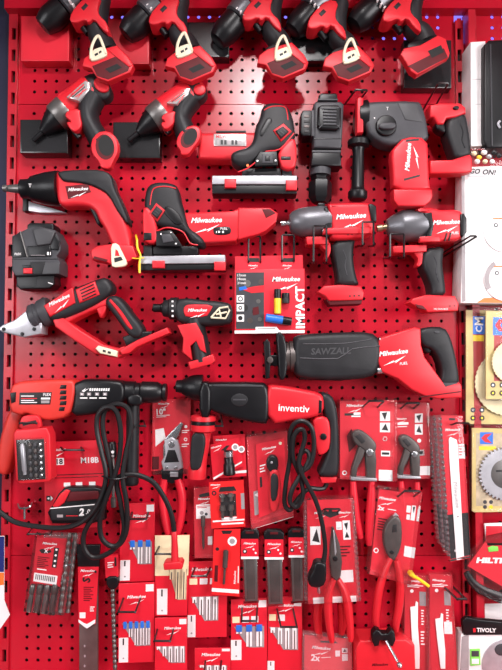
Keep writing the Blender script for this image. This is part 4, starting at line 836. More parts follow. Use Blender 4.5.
c = Card([(194, 488), (213, 487), (213, 557.4), (194.6, 558.4)], 26, m=CARD2); c.rect(.1, .24, .94, .44, WHT); c.dot(.4, .36, 2, GRYP); c.dot(.64, .38, 1.5, DGR); c.lines(.15, .26, .85, .3, 2, RED); c.logo(.55, .16, .7); c.poly([(.25, .10), (.75, .07), (.9, .12), (.3, .14)], BLKP); c.rect(.72, .7, .96, .82, PAPER); c.build('card', t)
MB().lathe((203, 516), (203.4, 549), [(0, 2.2), (.3, 2.2), (.34, 1.3), (.9, 1.2), (1, .5)], 31, PLIER, n=10).build('driver_bit', t, 'thin dark bit')
MB().prism(R(193.6, 487, 213.6, 558.6), 26.8, 38, CLEAR, 1.4).build('blister', t, 'clear blister')
t = thing('utility_knife_pack', 'folding knife with black head in a wide tilted clear blister', 'knife', 270, 480, 30)
c = Card([(246.5, 437), (287, 431), (293.6, 517), (251, 529.6)], 26, m=CARD2); c.poly([(.0, .95), (.99, .95), (.99, 1), (.0, 1)], WHT); c.rect(.1, .60, .38, .86, GRYP); c.poly([(.12, .64), (.3, .6), (.28, .7)], PAPER); c.poly([(.2, .74), (.36, .7), (.3, .8)], PAPER); c.build('card', t, 'backing card')
c = Card([(256, 444), (284, 438.4), (287.6, 506), (259, 518)], 31); c.logo(.45, .09, .5); c.dot(.86, .06, 1.6, CREAM); c.lines(.1, .3, .3, .42, 3, WHT); c.rect(.08, .46, .16, .6, BLKP); c.build('card', t, 'inner card')
MB().prism([(266.6, 460), (270, 455.6), (277, 456.4), (279, 464), (277, 472), (271, 473), (266.6, 468)], 33, 50, BLK2, 1.6, sm=1).prism(ell(271.6, 462.6, 1.3, 1.3, 10), 49, 51, ALU, .3).build('knife_head', t, 'black knife head')
MB().prism([(270, 470), (278, 469), (281, 478), (280.6, 498), (277.4, 512), (271, 513), (269, 504), (269.4, 482)], 33, 52, RED, 2.4, sm=1).prism([(271, 474), (277, 473.6), (279, 482), (277, 500), (271, 502), (270.4, 486)], 50, 55, BLK, 1.2, sm=1).build('knife_handle', t)
MB().prism([(246, 434.6), (287.6, 429.6), (294, 517), (251, 530)], 26.6, 60, CLEAR, 2).build('blister', t, 'clear blister')

# ------------------------------------------------------------------ gripping pliers on cards
def tongue_pliers(t, dx, dy, k, m, d):
    q = lambda x, y: (362 + dx + (x - 362) * k, 455 + dy + (y - 455) * k)
    mb = MB().prism([q(351.6, 435), q(354, 431), q(361, 429.6), q(370, 436), q(377, 444), q(376, 452), q(368, 454), q(362, 448), q(355, 444)], d, d + 14, m, 1.6, sm=1)
    mb.prism([q(355, 436), q(360, 434), q(366, 441), q(362, 444)], d + 13, d + 15, BLKP, .4)
    mb.prism([q(359, 447), q(367, 444), q(364, 456), q(358, 468), q(356, 480), q(351, 480), q(352, 468)], d, d + 12, m, 1.2)
    mb.prism([q(366, 447), q(375, 447), q(376.6, 460), q(376, 480), q(367, 480), q(366, 462)], d + 1, d + 13, m, 1.2)
    mb.prism(ell(*q(370, 452.6), 3.8 * k, 4 * k, 14), d + 13, d + 17, SIL, 1)
    mb.prism([q(351, 477), q(377, 478.6), q(377, 481.4), q(351, 480.4)], d + 1, d + 16, ALU, .5)
    mb.build('jaw', t, 'dark grey jaw')
t = thing('pliers_pack', 'large carded pump pliers with grey jaws and red handles', 'pliers', 367, 450, 25)
c = Card([(340, 401), (397, 400), (397, 481), (340, 478)], 26); c.logo(.26, .06, .30); c.rect(.08, .16, .36, .19, BLKP); c.rect(.24, .15, .36, .18, WHT); c.lines(.2, .19, .36, .23, 1, WHT)
c.rect(.70, .14, .88, .26, PAPER); c.rect(.70, .28, .88, .40, PAPER); c.poly([(.73, .16), (.83, .15), (.79, .25)], BLKP); c.poly([(.73, .37), (.80, .29), (.85, .38)], BLKP); c.dot(.79, .48, 2.4, WHT); c.dot(.79, .48, 1.4, CARD); c.rect(.72, .63, .88, .70, WHT); c.rect(.735, .65, .865, .68, BLKP); c.rect(.68, .87, .92, .98, WHT); c.dot(.08, .93, 2.4, WHT); c.dot(.08, .93, 1.3, CARD); c.poly([(.12, .45), (.2, .36), (.3, .55), (.16, .66)], DRED); c.poly([(.28, .82), (.38, .66), (.4, .68), (.32, .84)], WHT)
c.build('card', t)
tongue_pliers(t, 0, 0, 1, PLIER, 30)
MB().sweep([(353, 481, 3), (354, 500, 4.2), (356, 518, 4.2), (359, 532, 3.6), (360.6, 538, 2.8)], CARD, 38, n=10).build('handle', t, 'red handle'); MB().sweep([(372, 481, 3), (371, 500, 4.2), (369.6, 520, 4.2), (369, 536, 3.8), (369, 545, 2.8)], CARD, 38, n=10).build('handle', t, 'red handle')
MB().prism([(339.4, 400), (397.4, 399), (397.6, 482), (339.4, 479.6)], 26.6, 50, CLEAR, 2).build('blister', t, 'clear blister')
t = thing('pliers_pack', 'smaller carded pump pliers with dark jaws, next to the long blade packs', 'pliers', 412, 445, 20)
c = Card([(394, 404), (430, 402.6), (430, 478), (394, 479)], 24, m=CARD2); c.logo(.2, .2, .3); c.rect(.1, .25, .4, .28, WHT); c.rect(.1, .3, .36, .31, WHT); c.rect(.58, .14, .8, .26, PAPER); c.rect(.58, .28, .8, .42, PAPER); c.poly([(.62, .17), (.76, .15), (.7, .25)], BLKP); c.poly([(.62, .38), (.7, .30), (.77, .4)], BLKP); c.dot(.7, .5, 2, WHT); c.rect(.56, .62, .84, .70, WHT); c.rect(.6, .64, .8, .68, BLKP); c.rect(.55, .84, .95, .96, PAPER); c.build('card', t)
tongue_pliers(t, 46, 1.5, .86, PLIER, 28)
MB().sweep([(401, 481, 2.6), (402, 494, 3.4), (404, 512, 3.2), (405, 524, 2.4)], CARD, 34, n=10).build('handle', t, 'red handle'); MB().sweep([(417, 482, 2.6), (417, 494, 3.4), (414, 512, 3.2), (412, 524, 2.4)], CARD, 34, n=10).build('handle', t, 'red handle')
MB().prism([(393.4, 403), (430.4, 402), (430.6, 479), (393.4, 480)], 24.6, 46, CLEAR, 1.6).build('blister', t, 'clear blister')

# ------------------------------------------------------------------ reciprocating blade packs hung one behind another
for i in range(3):
    o = -5.6 * (2 - i); d = 22 + 13 * i
    t = thing('saw_blade_pack', ('tall clear pack of long saw blades, rearmost of three hung together', 'tall clear pack of long saw blades, second of three hung together', 'front one of three tall saw blade packs, long white blade on red card')[i], 'saw blades', 452 + o, 490, d, 'tall saw blade packs')
    q = [(441 + o, 416 - i * .6), (462.6 + o, 415.6), (470.6 + o, 558), (450.6 + o, 562 - (2 - i) * 9)]
    c = Card(q, d); c.rect(0, .68, 1, .98, BLKP); c.logo(.5, .10, .7, rot=4)
    c.rect(.36, .02, .64, .035, BLKP)
    if i == 2: c.rect(.72, .2, .95, .30, PAPER); c.lines(.74, .21, .92, .29, 4, RED); c.dot(.28, .93, 1.3, WHT)
    c.build('card', t)
    mb = MB().prism([c.at(.30, .165), c.at(.38, .15), c.at(.66, .17), c.at(.70, .22), c.at(.68, .98), c.at(.30, .985), c.at(.27, .3)], d + 1, d + 2.4, WHT, .1)
    if i == 2: mb.text('Milwaukee', *c.at(.5, .55), 26, d + 2.8, GRYP, -84, .2).decal(ell(*c.at(.5, .70), .9, .9, 8), d + 2.8, GRYP)
    mb.build('blade', t, 'long white blade')
    mb = MB().prism([(a - .6 if k in (0, 3) else a + .6, b) for k, (a, b) in enumerate(q)], d + .6, d + 11, CLEAR if i == 2 else HAZY, 1)
    for k in range(26): 
        u = .02 + k / 27; a = c.at(-.02, u); mb.prism(R(a[0] - 1.6, a[1], a[0] + 1.2, a[1] + 2.4), d + 2, d + 12, HAZY, .6, seg=1)
    mb.build('blister', t, 'ribbed clear blister')

# ------------------------------------------------------------------ long-nose pliers
def handle_pair(t, a, b, d, m=RED):
    for p in (a, b): MB().sweep(p, m, d, n=10, flat=1.1).build('handle', t, 'red handle')
t = thing('long_nose_pliers_pack', 'carded long-nose pliers with grey jaws under a dangling black plug', 'pliers', 333, 550, 40)
c = Card([(307, 500), (352, 499), (359, 600), (308, 602.6)], 50); c.rect(.62, .22, .74, .30, WHT); c.rect(.76, .21, .92, .40, WHT); c.poly([(.79, .24), (.88, .23), (.84, .31)], BLKP); c.poly([(.79, .38), (.84, .32), (.89, .38)], BLKP); c.rect(.64, .28, .72, .285, BLKP); c.rect(.06, .26, .28, .44, PAPER); c.poly([(.1, .4), (.2, .28), (.26, .42)], BLKP); c.rect(.64, .70, .92, .82, PAPER); c.logo(.3, .13, .3); c.logo(.8, .13, .3); c.lines(.64, .46, .9, .58, 4, DRED); c.rect(.1, .955, .95, .985, WHT)
c.poly([(.32, .14), (.40, .10), (.46, .12), (.5, .08), (.56, .12), (.66, .12), (.7, .15), (.5, .18)], BLKP)
c.build('card', t)
MB().prism([(332.4, 528), (334, 528), (340, 545), (342.4, 562), (341, 576), (336.6, 582), (331.4, 576), (329.6, 560), (330.4, 545)], 52, 62, PLIER, 1.4).prism([(333, 530), (334, 530), (336.6, 552), (335, 556)], 61.5, 62.4, ALU, .2).prism(ell(335.4, 559, 2.6, 2.6, 12), 61, 64, BLK2, .6).build('jaw', t, 'grey pointed jaws')
handle_pair(t, [(334, 579, 2.6), (329.6, 590, 3.8), (328, 604, 4.4), (329, 622, 4), (331, 636, 3.4), (332, 642, 2.4)], [(338, 579, 2.6), (344, 590, 3.8), (347.6, 604, 4.4), (349.6, 622, 4), (350.6, 636, 3.4), (350.6, 641, 2.4)], 58)
mb = MB().prism([(304.6, 498.4), (354, 497.4), (361, 602), (305.6, 605)], 50.6, 70, CLEAR, 1.6)
for k in range(20): 
    a = (304.8 + k * .05, 501 + k * 5.1); mb.prism(R(a[0] - 1.2, a[1], a[0] + 1.8, a[1] + 3), 52, 66, HAZY, .7, seg=1); mb.prism(R(353 + k * .34 - 1.2, a[1], 353 + k * .34 + 1.8, a[1] + 3), 52, 66, HAZY, .7, seg=1)
mb.build('blister', t, 'ribbed clear blister')
t = thing('long_nose_pliers_pack', 'second pliers card, its red handles showing behind the long-nose pliers pack', 'pliers', 330, 590, 20)
c = Card([(312, 508), (352, 507), (354, 596), (313, 598)], 26, m=CARD2); c.build('card', t)
MB().prism([(330, 540), (336, 560), (335, 580), (328, 580), (326, 560)], 27, 34, PLIER, 1.2).build('jaw', t)
handle_pair(t, [(326, 578, 2.6), (320, 596, 4), (317.6, 612, 4.4), (318, 628, 4), (320, 637, 3)], [(334, 578, 2.6), (340, 596, 4), (342, 612, 4.4), (342, 626, 3.8), (341.4, 634, 2.8)], 33)

# ------------------------------------------------------------------ diagonal cutters, and the card under the pliers
t = thing('cutters_pack', 'tilted pack of diagonal cutters with oval dark grey head', 'cutters', 396, 535, 30)
c = Card([(379, 489), (421, 495), (410.4, 583), (370, 572)], 40); c.logo(.22, .10, .4); c.text('2x', .10, .22, .16, WHT, bold=.03); c.lines(.26, .215, .46, .235, 1, WHT); c.rect(.70, .14, .80, .22, PAPER); c.rect(.82, .13, .92, .30, PAPER); c.rect(.72, .24, .80, .30, PAPER); c.poly([(.84, .15), (.9, .14), (.88, .22)], BLKP); c.rect(.76, .60, .94, .72, PAPER); c.dot(.09, .73, 2.6, WHT); c.dot(.09, .73, 1.6, CARD); c.lines(.06, .34, .36, .5, 5, DRED)
c.build('card', t)
mb = MB().prism([(391, 519), (396, 515.6), (401, 519), (402.6, 530), (402, 545), (398, 556), (394, 562), (389, 558), (384.6, 548), (383.4, 536), (386, 525)], 43, 56, PLIER, 2, sm=1)
mb.prism([(393, 525), (397, 524.4), (397, 532), (392, 532.6)], 55, 57, BLKP, .4).prism(ell(392, 552.6, 2.4, 2, 10), 55, 57.6, BLK2, .5).prism([(393, 516), (396, 513), (399, 516)], 45, 50, ALU, .4)
mb.build('jaw', t, 'dark grey oval cutter head')
handle_pair(t, [(391, 558, 2.6), (385, 570, 3.4), (380, 586, 4), (377, 604, 4), (376, 620, 3.6), (377, 627, 2.6)], [(396, 560, 2.6), (399, 572, 3.4), (400.4, 588, 4), (399, 606, 4), (396.4, 622, 3.6), (396, 631, 2.6)], 50)
MB().prism([(378, 487), (423, 493), (411.4, 586), (368, 574.4)], 40.6, 64, CLEAR, 1.8).build('blister', t, 'clear blister')
t = thing('pliers_card', 'red carded tool below the long-nose pliers handles, cut by the bottom edge', 'pliers', 328, 655, 20)
c = Card([(304.6, 635), (351, 639), (352, 677), (304, 688)], 30); c.logo(.36, .24, .4); c.text('2x', .24, .44, .2, WHT, bold=.03); c.lines(.36, .44, .56, .47, 1, WHT); c.poly([(.34, .09), (.66, .08), (.72, .13), (.34, .13)], BLKP); c.rect(.66, .30, .76, .44, PAPER); c.rect(.8, .24, .92, .36, PAPER); c.rect(.8, .39, .92, .56, PAPER); c.poly([(.82, .34), (.86, .26), (.9, .33)], BLKP); c.build('card', t)
MB().prism([(303, 633), (352, 637.6), (353, 677), (302, 677)], 30.6, 42, HAZY, 1.4).build('blister', t, 'hazy blister')
t = thing('red_pouch', 'plain red box with a black clip and silver rod on top', 'box', 383, 655, 20)
MB().prism([(360, 641), (406, 639.6), (415, 646), (416, 677), (356, 677), (356, 648)], 10, 56, RED, 1.6).text('Milwaukee', 380, 664.6, 16, 56.5, DRED, 2, .28, .02).build('box', t)
mb = MB().prism([(372.6, 634), (376, 630), (380, 631), (382, 634), (388, 634), (391, 630), (394.6, 632), (396, 640), (393, 647), (389, 646), (388, 641), (380, 641), (379, 646), (374.6, 647), (372, 641)], 56, 72, BLK2, 1.4).build('clip', t, 'black clip')
MB().lathe((386, 641), (399, 664), [(0, 1.4), (.9, 1.4)], 74, SIL, n=10, dc1=96).lathe((398.4, 663), (400.6, 667.4), [(0, 1.6), (.3, 2.6), (.7, 2.6), (1, 1.4)], 96, SIL, n=12).build('rod', t, 'silver rod with ball end')

# ------------------------------------------------------------------ blister-packed jig blades at the bottom
for i, (q, lab) in enumerate((([(405, 574), (427.6, 576), (431, 677), (404, 677)], 'slim blister of white saw blades with a yellow tie at its top'), ([(430, 573.6), (451.6, 575), (457.6, 677), (429, 677)], 'slim blister of white saw blades hung on a black loop hook'))):
    d = 34 + 8 * i
    t = thing('blade_blister', lab, 'saw blades', q[0][0] + 12, 620, d - 10, 'slim blade blisters at the bottom')
    c = Card(q, d, m=CARD2); c.logo(.4, .06, .6); c.dot(.3, .16, 1.8, WHT); c.rect(.62, .16, .9, .30, GRYP); c.lines(.68, .34, .8, .5, 6, WHT); c.lines(.1, .10, .8, .13, 2, WHT); c.rect(.58, .46, .9, .58, PAPER) if i else c.lines(.65, .55, .8, .7, 5, WHT)
    c.build('card', t)
    v0 = .26 if i == 0 else .38
    MB().prism([c.at(.24, v0 + .06), c.at(.44, v0 + .05), c.at(.48, v0), c.at(.56, v0 + .01), c.at(.54, .5), c.at(.6, .74), c.at(.58, .92), c.at(.42, .92), c.at(.30, .62)], d + 1.4, d + 3, WHT, .1).build('blade', t, 'white blade')
    MB().prism([(a - 1 if k in (0, 3) else a + 1, b) for k, (a, b) in enumerate(q)], d + .6, d + 13, CLEAR, 1.2).build('blister', t, 'clear blister')
tag(MB().sweep([(412, 575, 1.6, 58), (420, 580, 1.6, 60), (429, 586.4, 1.5, 62)], YEL, n=8).prism([(411, 573), (416, 576), (414.6, 579), (409.6, 576)], 44, 60, YEL, .5).build('yellow_tie', None), 'short bright yellow tie across the top of a slim blade blister', 'tie')

# ------------------------------------------------------------------ flat files in sleeves
for i, (x0, x1, y, yb, lab) in enumerate(((241, 258.4, 533, 601, 'sleeved grey flat file, beside the card with one black burr'), (264.6, 283.4, 533.6, 604, 'sleeved grey flat file, middle of three hung in a row'), (288.6, 304, 531.6, 601, 'sleeved grey flat file, next to the long-nose pliers pack'))):
    t = thing('file_pack', lab, 'file', (x0 + x1) / 2, 565, 30, 'sleeved flat files')
    MB().prism([(x0 - .6, y), (x0 + 3, y - 3), (x1 - 3, y - 3), (x1 + .6, y), (x1 + .6, y + 8), (x0 - .6, y + 8)], 30, 44, BLK2, 1).prism(R((x0 + x1) / 2 - 4, y - 1.6, (x0 + x1) / 2 + 4, y + .8), 43, 44.6, DRED, .2).build('hanger', t, 'black hanger top')
    c = Card([(x0, y + 6), (x1, y + 6), (x1 + .2, y + 26), (x0, y + 26)], 45, th=10); c.logo(.5, .22, .7); c.dot(.22, .62, 2.2, BLKP); c.dot(.22, .62, 1.1, PAPER); c.dot(.72, .52, 1, WHT); c.dot(.84, .7, 1.1, WHT); c.rect(0, .88, 1, 1, WHT); c.build('label_sleeve', t, 'red label sleeve')
    MB().prism([(x0 + 2.4, y + 24), (x1 - 1.4, y + 24), (x1 - .6, yb), (x0 + 4, yb + .6)], 36, 42, GMET, .6).prism([(x0 + 4.6, y + 26), (x1 - 3.6, y + 26), (x1 - 3, yb - 2), (x0 + 6, yb - 2)], 41, 42.6, PLIER, .3).build('file_blade', t, 'grey file')
    MB().prism([(x0 + .6, y + 24), (x1 - .4, y + 24), (x1 + .6, yb + 2), (x0 + 2.4, yb + 3)], 34, 46, CLEAR, 1).build('sleeve', t, 'clear sleeve')

# ------------------------------------------------------------------ jigsaw blade cards
def blade_card(label, q, d, win, n, blue, lab=None, icons=0, logo=(.55, .12), cream=False, top=True):
    t = thing('jigsaw_blade_card', label, 'blade card', (q[0][0] + q[1][0]) / 2, (q[0][1] + q[3][1]) / 2, d - 4, 'jigsaw blade cards')
    c = Card(q, d, m=CARD, th=3, bev=.3)
    if cream: c.rect(0, 0, 1, .5, CRM)
    else: c.logo(*logo, .52); c.rect(.76, .02, .98, .11, PAPER)
    for k in range(icons): c.rect(.04 + k * .26, .22, .24 + k * .26, .30, (CRM, PAPER, WHT)[k % 3])
    u0, v0, u1, v1 = win
    c.poly([(u0, v0), (u1, v0), (u1, v1), (u0 + (u1 - u0) * .5, v1)], GRYP if not cream else BRN)
    if lab: c.rect(*lab, PAPER); c.rect(lab[0] + (lab[2] - lab[0]) * .4, lab[1] + .01, lab[0] + (lab[2] - lab[0]) * .55, lab[1] + (lab[3] - lab[1]) * .3, BLKP); c.dot(lab[0] + (lab[2] - lab[0]) * .5, lab[3] - .05, .9, GRYP)
    c.build('card', t)
    for k in range(n):
        a = u0 + (u1 - u0) * (k + .22) / n; b = u0 + (u1 - u0) * (k + .80) / n; m = (a + b) / 2
        vb = v1 - .01 if m > u0 + (u1 - u0) * .5 else v0 + (v1 - v0) * (m - u0) / ((u1 - u0) * .5)
        if vb - v0 < .03: continue
        mb = MB().prism([c.at(a, v0 + .01), c.at(b, v0 + .01), c.at(b, vb), c.at(a, vb)], d + .6, d + 2.4, WHT if not cream else CRM, .2)
        mb.prism([c.at(m - .012, v0 + .04), c.at(m + .02, v0 + .04), c.at(m + .02, vb), c.at(m - .012, vb)], d + 2.3, d + 2.8, GMET, .1)
        if blue: mb.prism([c.at(a, v0 - .015), c.at(b, v0 - .015), c.at(b, v0 + .07), c.at(a, v0 + .07)], d + 1, d + 3.2, BLUE, .3)
        mb.build('blade', t, 'white blade with blue tip' if blue else 'pale blade')
    return t, c
blade_card('red blade card with three blue-tipped blades, under the dangling red plug cord', [(121, 503.6), (154.6, 503), (154.6, 581), (119, 582.4)], 24, (.24, .49, .92, .78), 3, True, (.02, .72, .30, .98), logo=(.62, .16))
blade_card('blade card with cream top half behind the red plug', [(155, 535.4), (189.6, 535), (187, 615.6), (155, 616.4)], 30, (.40, .42, .96, .80), 3, False, (.06, .66, .38, .98), cream=True)
blade_card('red blade card with five blue-tipped blades, hung beside the long drill bit', [(118.6, 584), (154.4, 582.4), (154, 662), (118, 663.4)], 34, (.10, .50, .90, .79), 5, True, (.02, .68, .28, .99), logo=(.5, .17))
blade_card('red blade card at the bottom with pale blades, below the cream-topped card', [(154.8, 618.4), (187, 617.6), (187, 677), (154.8, 677)], 40, (.02, .48, .94, .76), 5, False, None, logo=(.55, .17))
blade_card('red blade card with pale blades, tucked behind the card with one black burr', [(188, 562), (227.4, 561), (226.6, 637), (187.6, 638)], 24, (.08, .46, .78, .78), 4, False, (.0, .70, .20, .99), icons=3, logo=(.35, .1))
blade_card('red blade card with blue-tipped blades beneath the first flat file', [(231, 600), (267, 598.4), (267, 677), (231, 677)], 26, (.08, .35, .92, .62), 3, True, (.0, .52, .29, .78), icons=3, logo=(.45, .09))
blade_card('red blade card with four pale blades, last in the row beside pliers handles', [(267.8, 596.4), (302, 597.6), (302.4, 677), (267.4, 677)], 22, (.04, .38, .88, .66), 4, False, (.0, .80, .2, 1), icons=2, logo=(.5, .1))
blade_card('red blade card mostly below the frame, under bare pegboard', [(194.6, 648.4), (230.6, 648), (230.6, 677), (194.6, 677)], 28, (.1, .6, .9, .9), 4, False, None, logo=(.45, .22))
t = thing('burr_card', 'tilted bright red card with one black rotary burr and white seal', 'burr card', 226, 565, 40)
c = Card([(214, 529.6), (240.4, 529), (239.4, 596.6), (211.6, 594.4)], 48, m=mat('scarlet_card_2', (220, 30, 34), .4)); c.dot(.70, .18, 4.6, WHT); c.dot(.70, .18, 2.8, GRYP); c.dot(.15, .3, 1.8, BLKP); c.rect(.0, .90, .98, .955, WHT); c.text('Milwaukee', .82, .72, .5, WHT, .2, rot=88); c.rect(.93, .55, .965, .8, PAPER); c.poly([(.28, .02), (.7, .02), (.62, .07), (.34, .07)], BLKP); c.rect(.08, .55, .2, .8, DRED)
c.build('card', t)
MB().lathe((226, 550), (223.8, 584), [(0, 1.4), (.03, 2.6), (.5, 2.6), (.54, 1.2), (1, 1.2)], 53, PLIER, n=12).build('burr', t, 'black rotary burr')

# ------------------------------------------------------------------ masonry drill bits
for i in range(2):
    o = 9 * (1 - i); d = 28 + 14 * i
    t = thing('drill_bit_pack', ('rear pack of steel drill bits, mostly hidden by the pack before it', 'front clear pack of steel drill bits with red label and bar code')[i], 'drill bits', 48 + o, 570, d - 4, 'drill bit packs')
    c = Card([(37 + o, 537), (67 + o, 539), (60 + o, 587), (32 + o, 582.4)], d + 1, m=CARD2); c.logo(.45, .12, .48)
    c.poly([(.12, .28), (.2, .25), (.3, .25), (.36, .3), (.5, .25), (.54, .3), (.4, .34), (.2, .34)], BLKP); c.text('X', .36, .29, .13, WHT, bold=.03); c.rect(.62, .20, .78, .62, BLKP)
    for v in (.24, .36, .48, .58): c.dot(.70, v, 1.1, WHT)
    c.lines(.1, .42, .5, .66, 6, DRED); c.lines(.12, .68, .45, .73, 1, WHT); c.rect(.04, .78, .86, .97, PAPER)
    for k in range(11): c.rect(.10 + k * .065, .81, .13 + k * .065, .92, BLKP)
    c.build('label_card', t, 'red label card')
    for k in range(4):
        x = 33.6 + k * 7.4 + o
        MB().lathe((x - .6, 584.6), (x - 5, 612), [(0, 2), (.05, 2.7), (.3, 2.7), (.34, 2), (.5, 2.6), (.9, 2.5), (1, 1.6)], d + 2, (GMET, PLIER)[k % 2], n=10).build('shank', t, 'grey steel shank')
    mb = MB(); N = 60; p = []
    mb.lathe((70 + o * .6, 533), (60.6 + o * .8, 612), [(j / N, 1.5 + .9 * abs(math.sin(j * .55))) for j in range(N + 1)], d + 4, GMET, n=10).build('fluted_bit', t, 'fluted steel bit')
    MB().prism([(34.6 + o, 534), (69.4 + o, 535.4), (54 + o, 616), (23 + o, 612)], d - 4, d + 12, CLEAR if i else HAZY, 1.2).build('sleeve', t, 'clear sleeve')
t = thing('flat_bit_sleeve', 'long grey blade in a red and clear sleeve below the coiled cord', 'blade', 88, 615, 20)
MB().prism([(79, 566), (97.6, 566), (97.6, 677), (79, 677)], 20, 26, GMET, .6).decal(ell(84.6, 646, .9, 1.4, 8), 26.4, ALU).decal(ell(84.8, 656, .9, 1.4, 8), 26.4, ALU).decal(ell(84.6, 666, .9, 1.4, 8), 26.4, ALU).build('blade', t, 'grey steel blade')
c = Card([(78, 566), (98.6, 566), (95.4, 624), (78.6, 624)], 31, th=3); c.poly([(0, .97), (.3, 1.04), (.5, 1.08), (.98, .98), (.98, .92), (.5, 1.0), (.3, .98), (0, .92)], WHT); c.logo(.48, .08, .7); c.dot(.86, .1, 1.3, BLKP); c.text('S', .42, .24, .24, BLKP, rot=80, bold=.04); c.lines(.28, .36, .8, .62, 8, DRED); c.rect(.06, .80, .4, .90, PAPER); c.lines(.65, .7, .9, .8, 3, WHT); c.build('label_sleeve', t, 'red label sleeve')
MB().prism([(76, 545), (100, 545), (99, 567), (77.6, 567)], 26, 32, BLK2, .8).build('hanger', t, 'dark hanger')
t = thing('long_drill_bit', 'single long fluted drill bit hung beside the jigsaw blade cards', 'drill bit', 112, 610, 25)
c = Card([(104.6, 556), (117.6, 555), (118, 577), (105.6, 578)], 32, th=8); c.lines(.2, .3, .7, .6, 3, WHT); c.rect(.75, .1, .9, .5, BLKP); c.build('label_sleeve', t, 'red label')
MB().prism([(106, 577), (118, 576.6), (118.6, 584), (115.6, 590), (110, 590), (106, 585)], 22, 36, BLK2, 1.4, sm=1).build('holder', t, 'black holder')
MB().lathe((112.6, 588), (115.4, 677), [(j / 110, 1.5 + .8 * abs(math.sin(j * .5))) for j in range(111)], 30, GMET, n=10).build('shaft', t, 'fluted steel shaft')
# ------------------------------------------------------------------ next bay of the shelving
t = thing('tool_case', 'tall black zipped case with pale cardboard spine', 'case', 490, 95, 10)
MB().prism([(470.6, 42), (485.6, 41), (486.4, 146), (471, 146)], 4, 50, PAPER, .6).decal(R(472, 79, 484, 79.5), 50.4, GRYP).decal(R(472, 104, 485, 104.4), 50.4, GRYP).build('card_spine', t, 'pale cardboard spine')
MB().prism([(484, 45), (489, 40), (530, 38), (530, 146), (487, 148), (484, 140)], 8, 64, BLK2, 1.6).prism([(490, 44), (491.4, 43.8), (493, 146), (491.6, 146)], 62, 66, DGR, .5).sweep([(500, 121, 1.2), (498, 124, 1.2), (500, 128, 1.2)], ALU, 67, n=6).build('case_body', t, 'black fabric case')
t = thing('fittings_bag', 'clear bag of small brass and pale fittings under the black case', 'fittings', 480, 155, 30)
for x, y, m, r in ((474, 153, CRM, 2.4), (479, 157, YEL, 2.2), (484, 152, WHT, 2.6), (489, 156, ALU, 2.4), (477, 161, PAPER, 2.4), (485, 161, CRM, 2.2), (494, 152, BLK2, 2.8), (499, 155, BLK2, 2.6), (492, 161, PAPER, 2.2)):
    MB().lathe((x - r, y), (x + r, y + 1), [(0, r * .5), (.3, r), (.7, r), (1, r * .6)], 54, m, n=10).build('fitting', t)
MB().prism([(470.6, 148), (512, 147), (512, 167), (470.6, 168)], 50.6, 64, CLEAR, 2).build('bag', t, 'clear bag')
t = thing('disc_box', 'large white box with pale cutting discs, beside an impact wrench', 'disc box', 485, 235, 10)
MB().prism([(464.6, 167), (530, 165), (530, 304), (460.6, 303)], 6, 52, PAPER, .6).decal([(461.6, 170), (464.6, 168), (465.6, 301), (462, 302)], 52.3, GRYP).decal([(477, 302.6), (484, 298), (530, 296), (530, 303.5)], 52.4, ORNG).build('box', t, 'white box')
mb = MB().prism([(468, 167.6), (512, 166.4), (512, 176), (468, 176.6)], 52, 53, mat('pale_grey_print', (206, 200, 202), .5), .1).text('GO', 475, 171.2, 10.4, 53.4, BLKP, -3, .25, .03).text('ON!', 489.4, 172.2, 13.4, 53.4, BLKP, -3, .25, .03).decal(R(469, 175, 510, 175.5), 53.4, WHT)
for x, y in ((471, 180.6), (470, 192.4)): mb.decal(R(x, y, x + 9, y + .6), 52.6, GRYP).decal(R(x + 11, y, x + 22, y + .6), 52.6, GRYP)
mb.build('header_print', t, 'grey strip with dark lettering')
for cx, cy, r in ((505, 231, 21), (506, 279, 22)):
    mb = MB().prism(ell(cx, cy, r, r, 48), 52, 54.4, WHT, .3).prism(ell(cx, cy, r - 1.4, r - 1.4, 48), 54, 54.8, PAPER, .1)
    mb.prism(ell(cx - 9, cy - 6, 2.2, 2.2, 14), 54.6, 55.2, DGR, .1).decal(ell(cx - 9, cy - 6, 1.1, 1.1, 10), 55.6, WHT)
    mb.decal([(cx - 12, cy - 13), (cx + 6, cy - 14), (cx + 6, cy - 12.6), (cx - 12, cy - 11.8)], 55.5, ORNG)
    if cy > 250: mb.decal([p for p in ell(cx, cy, r - .6, r - .6, 10, 0, 150, 235)] + [p for p in reversed(ell(cx, cy, r - 5, r - 5, 10, 0, 150, 235))], 55.4, GRYP)
    mb.build('disc', t, 'pale cutting disc')
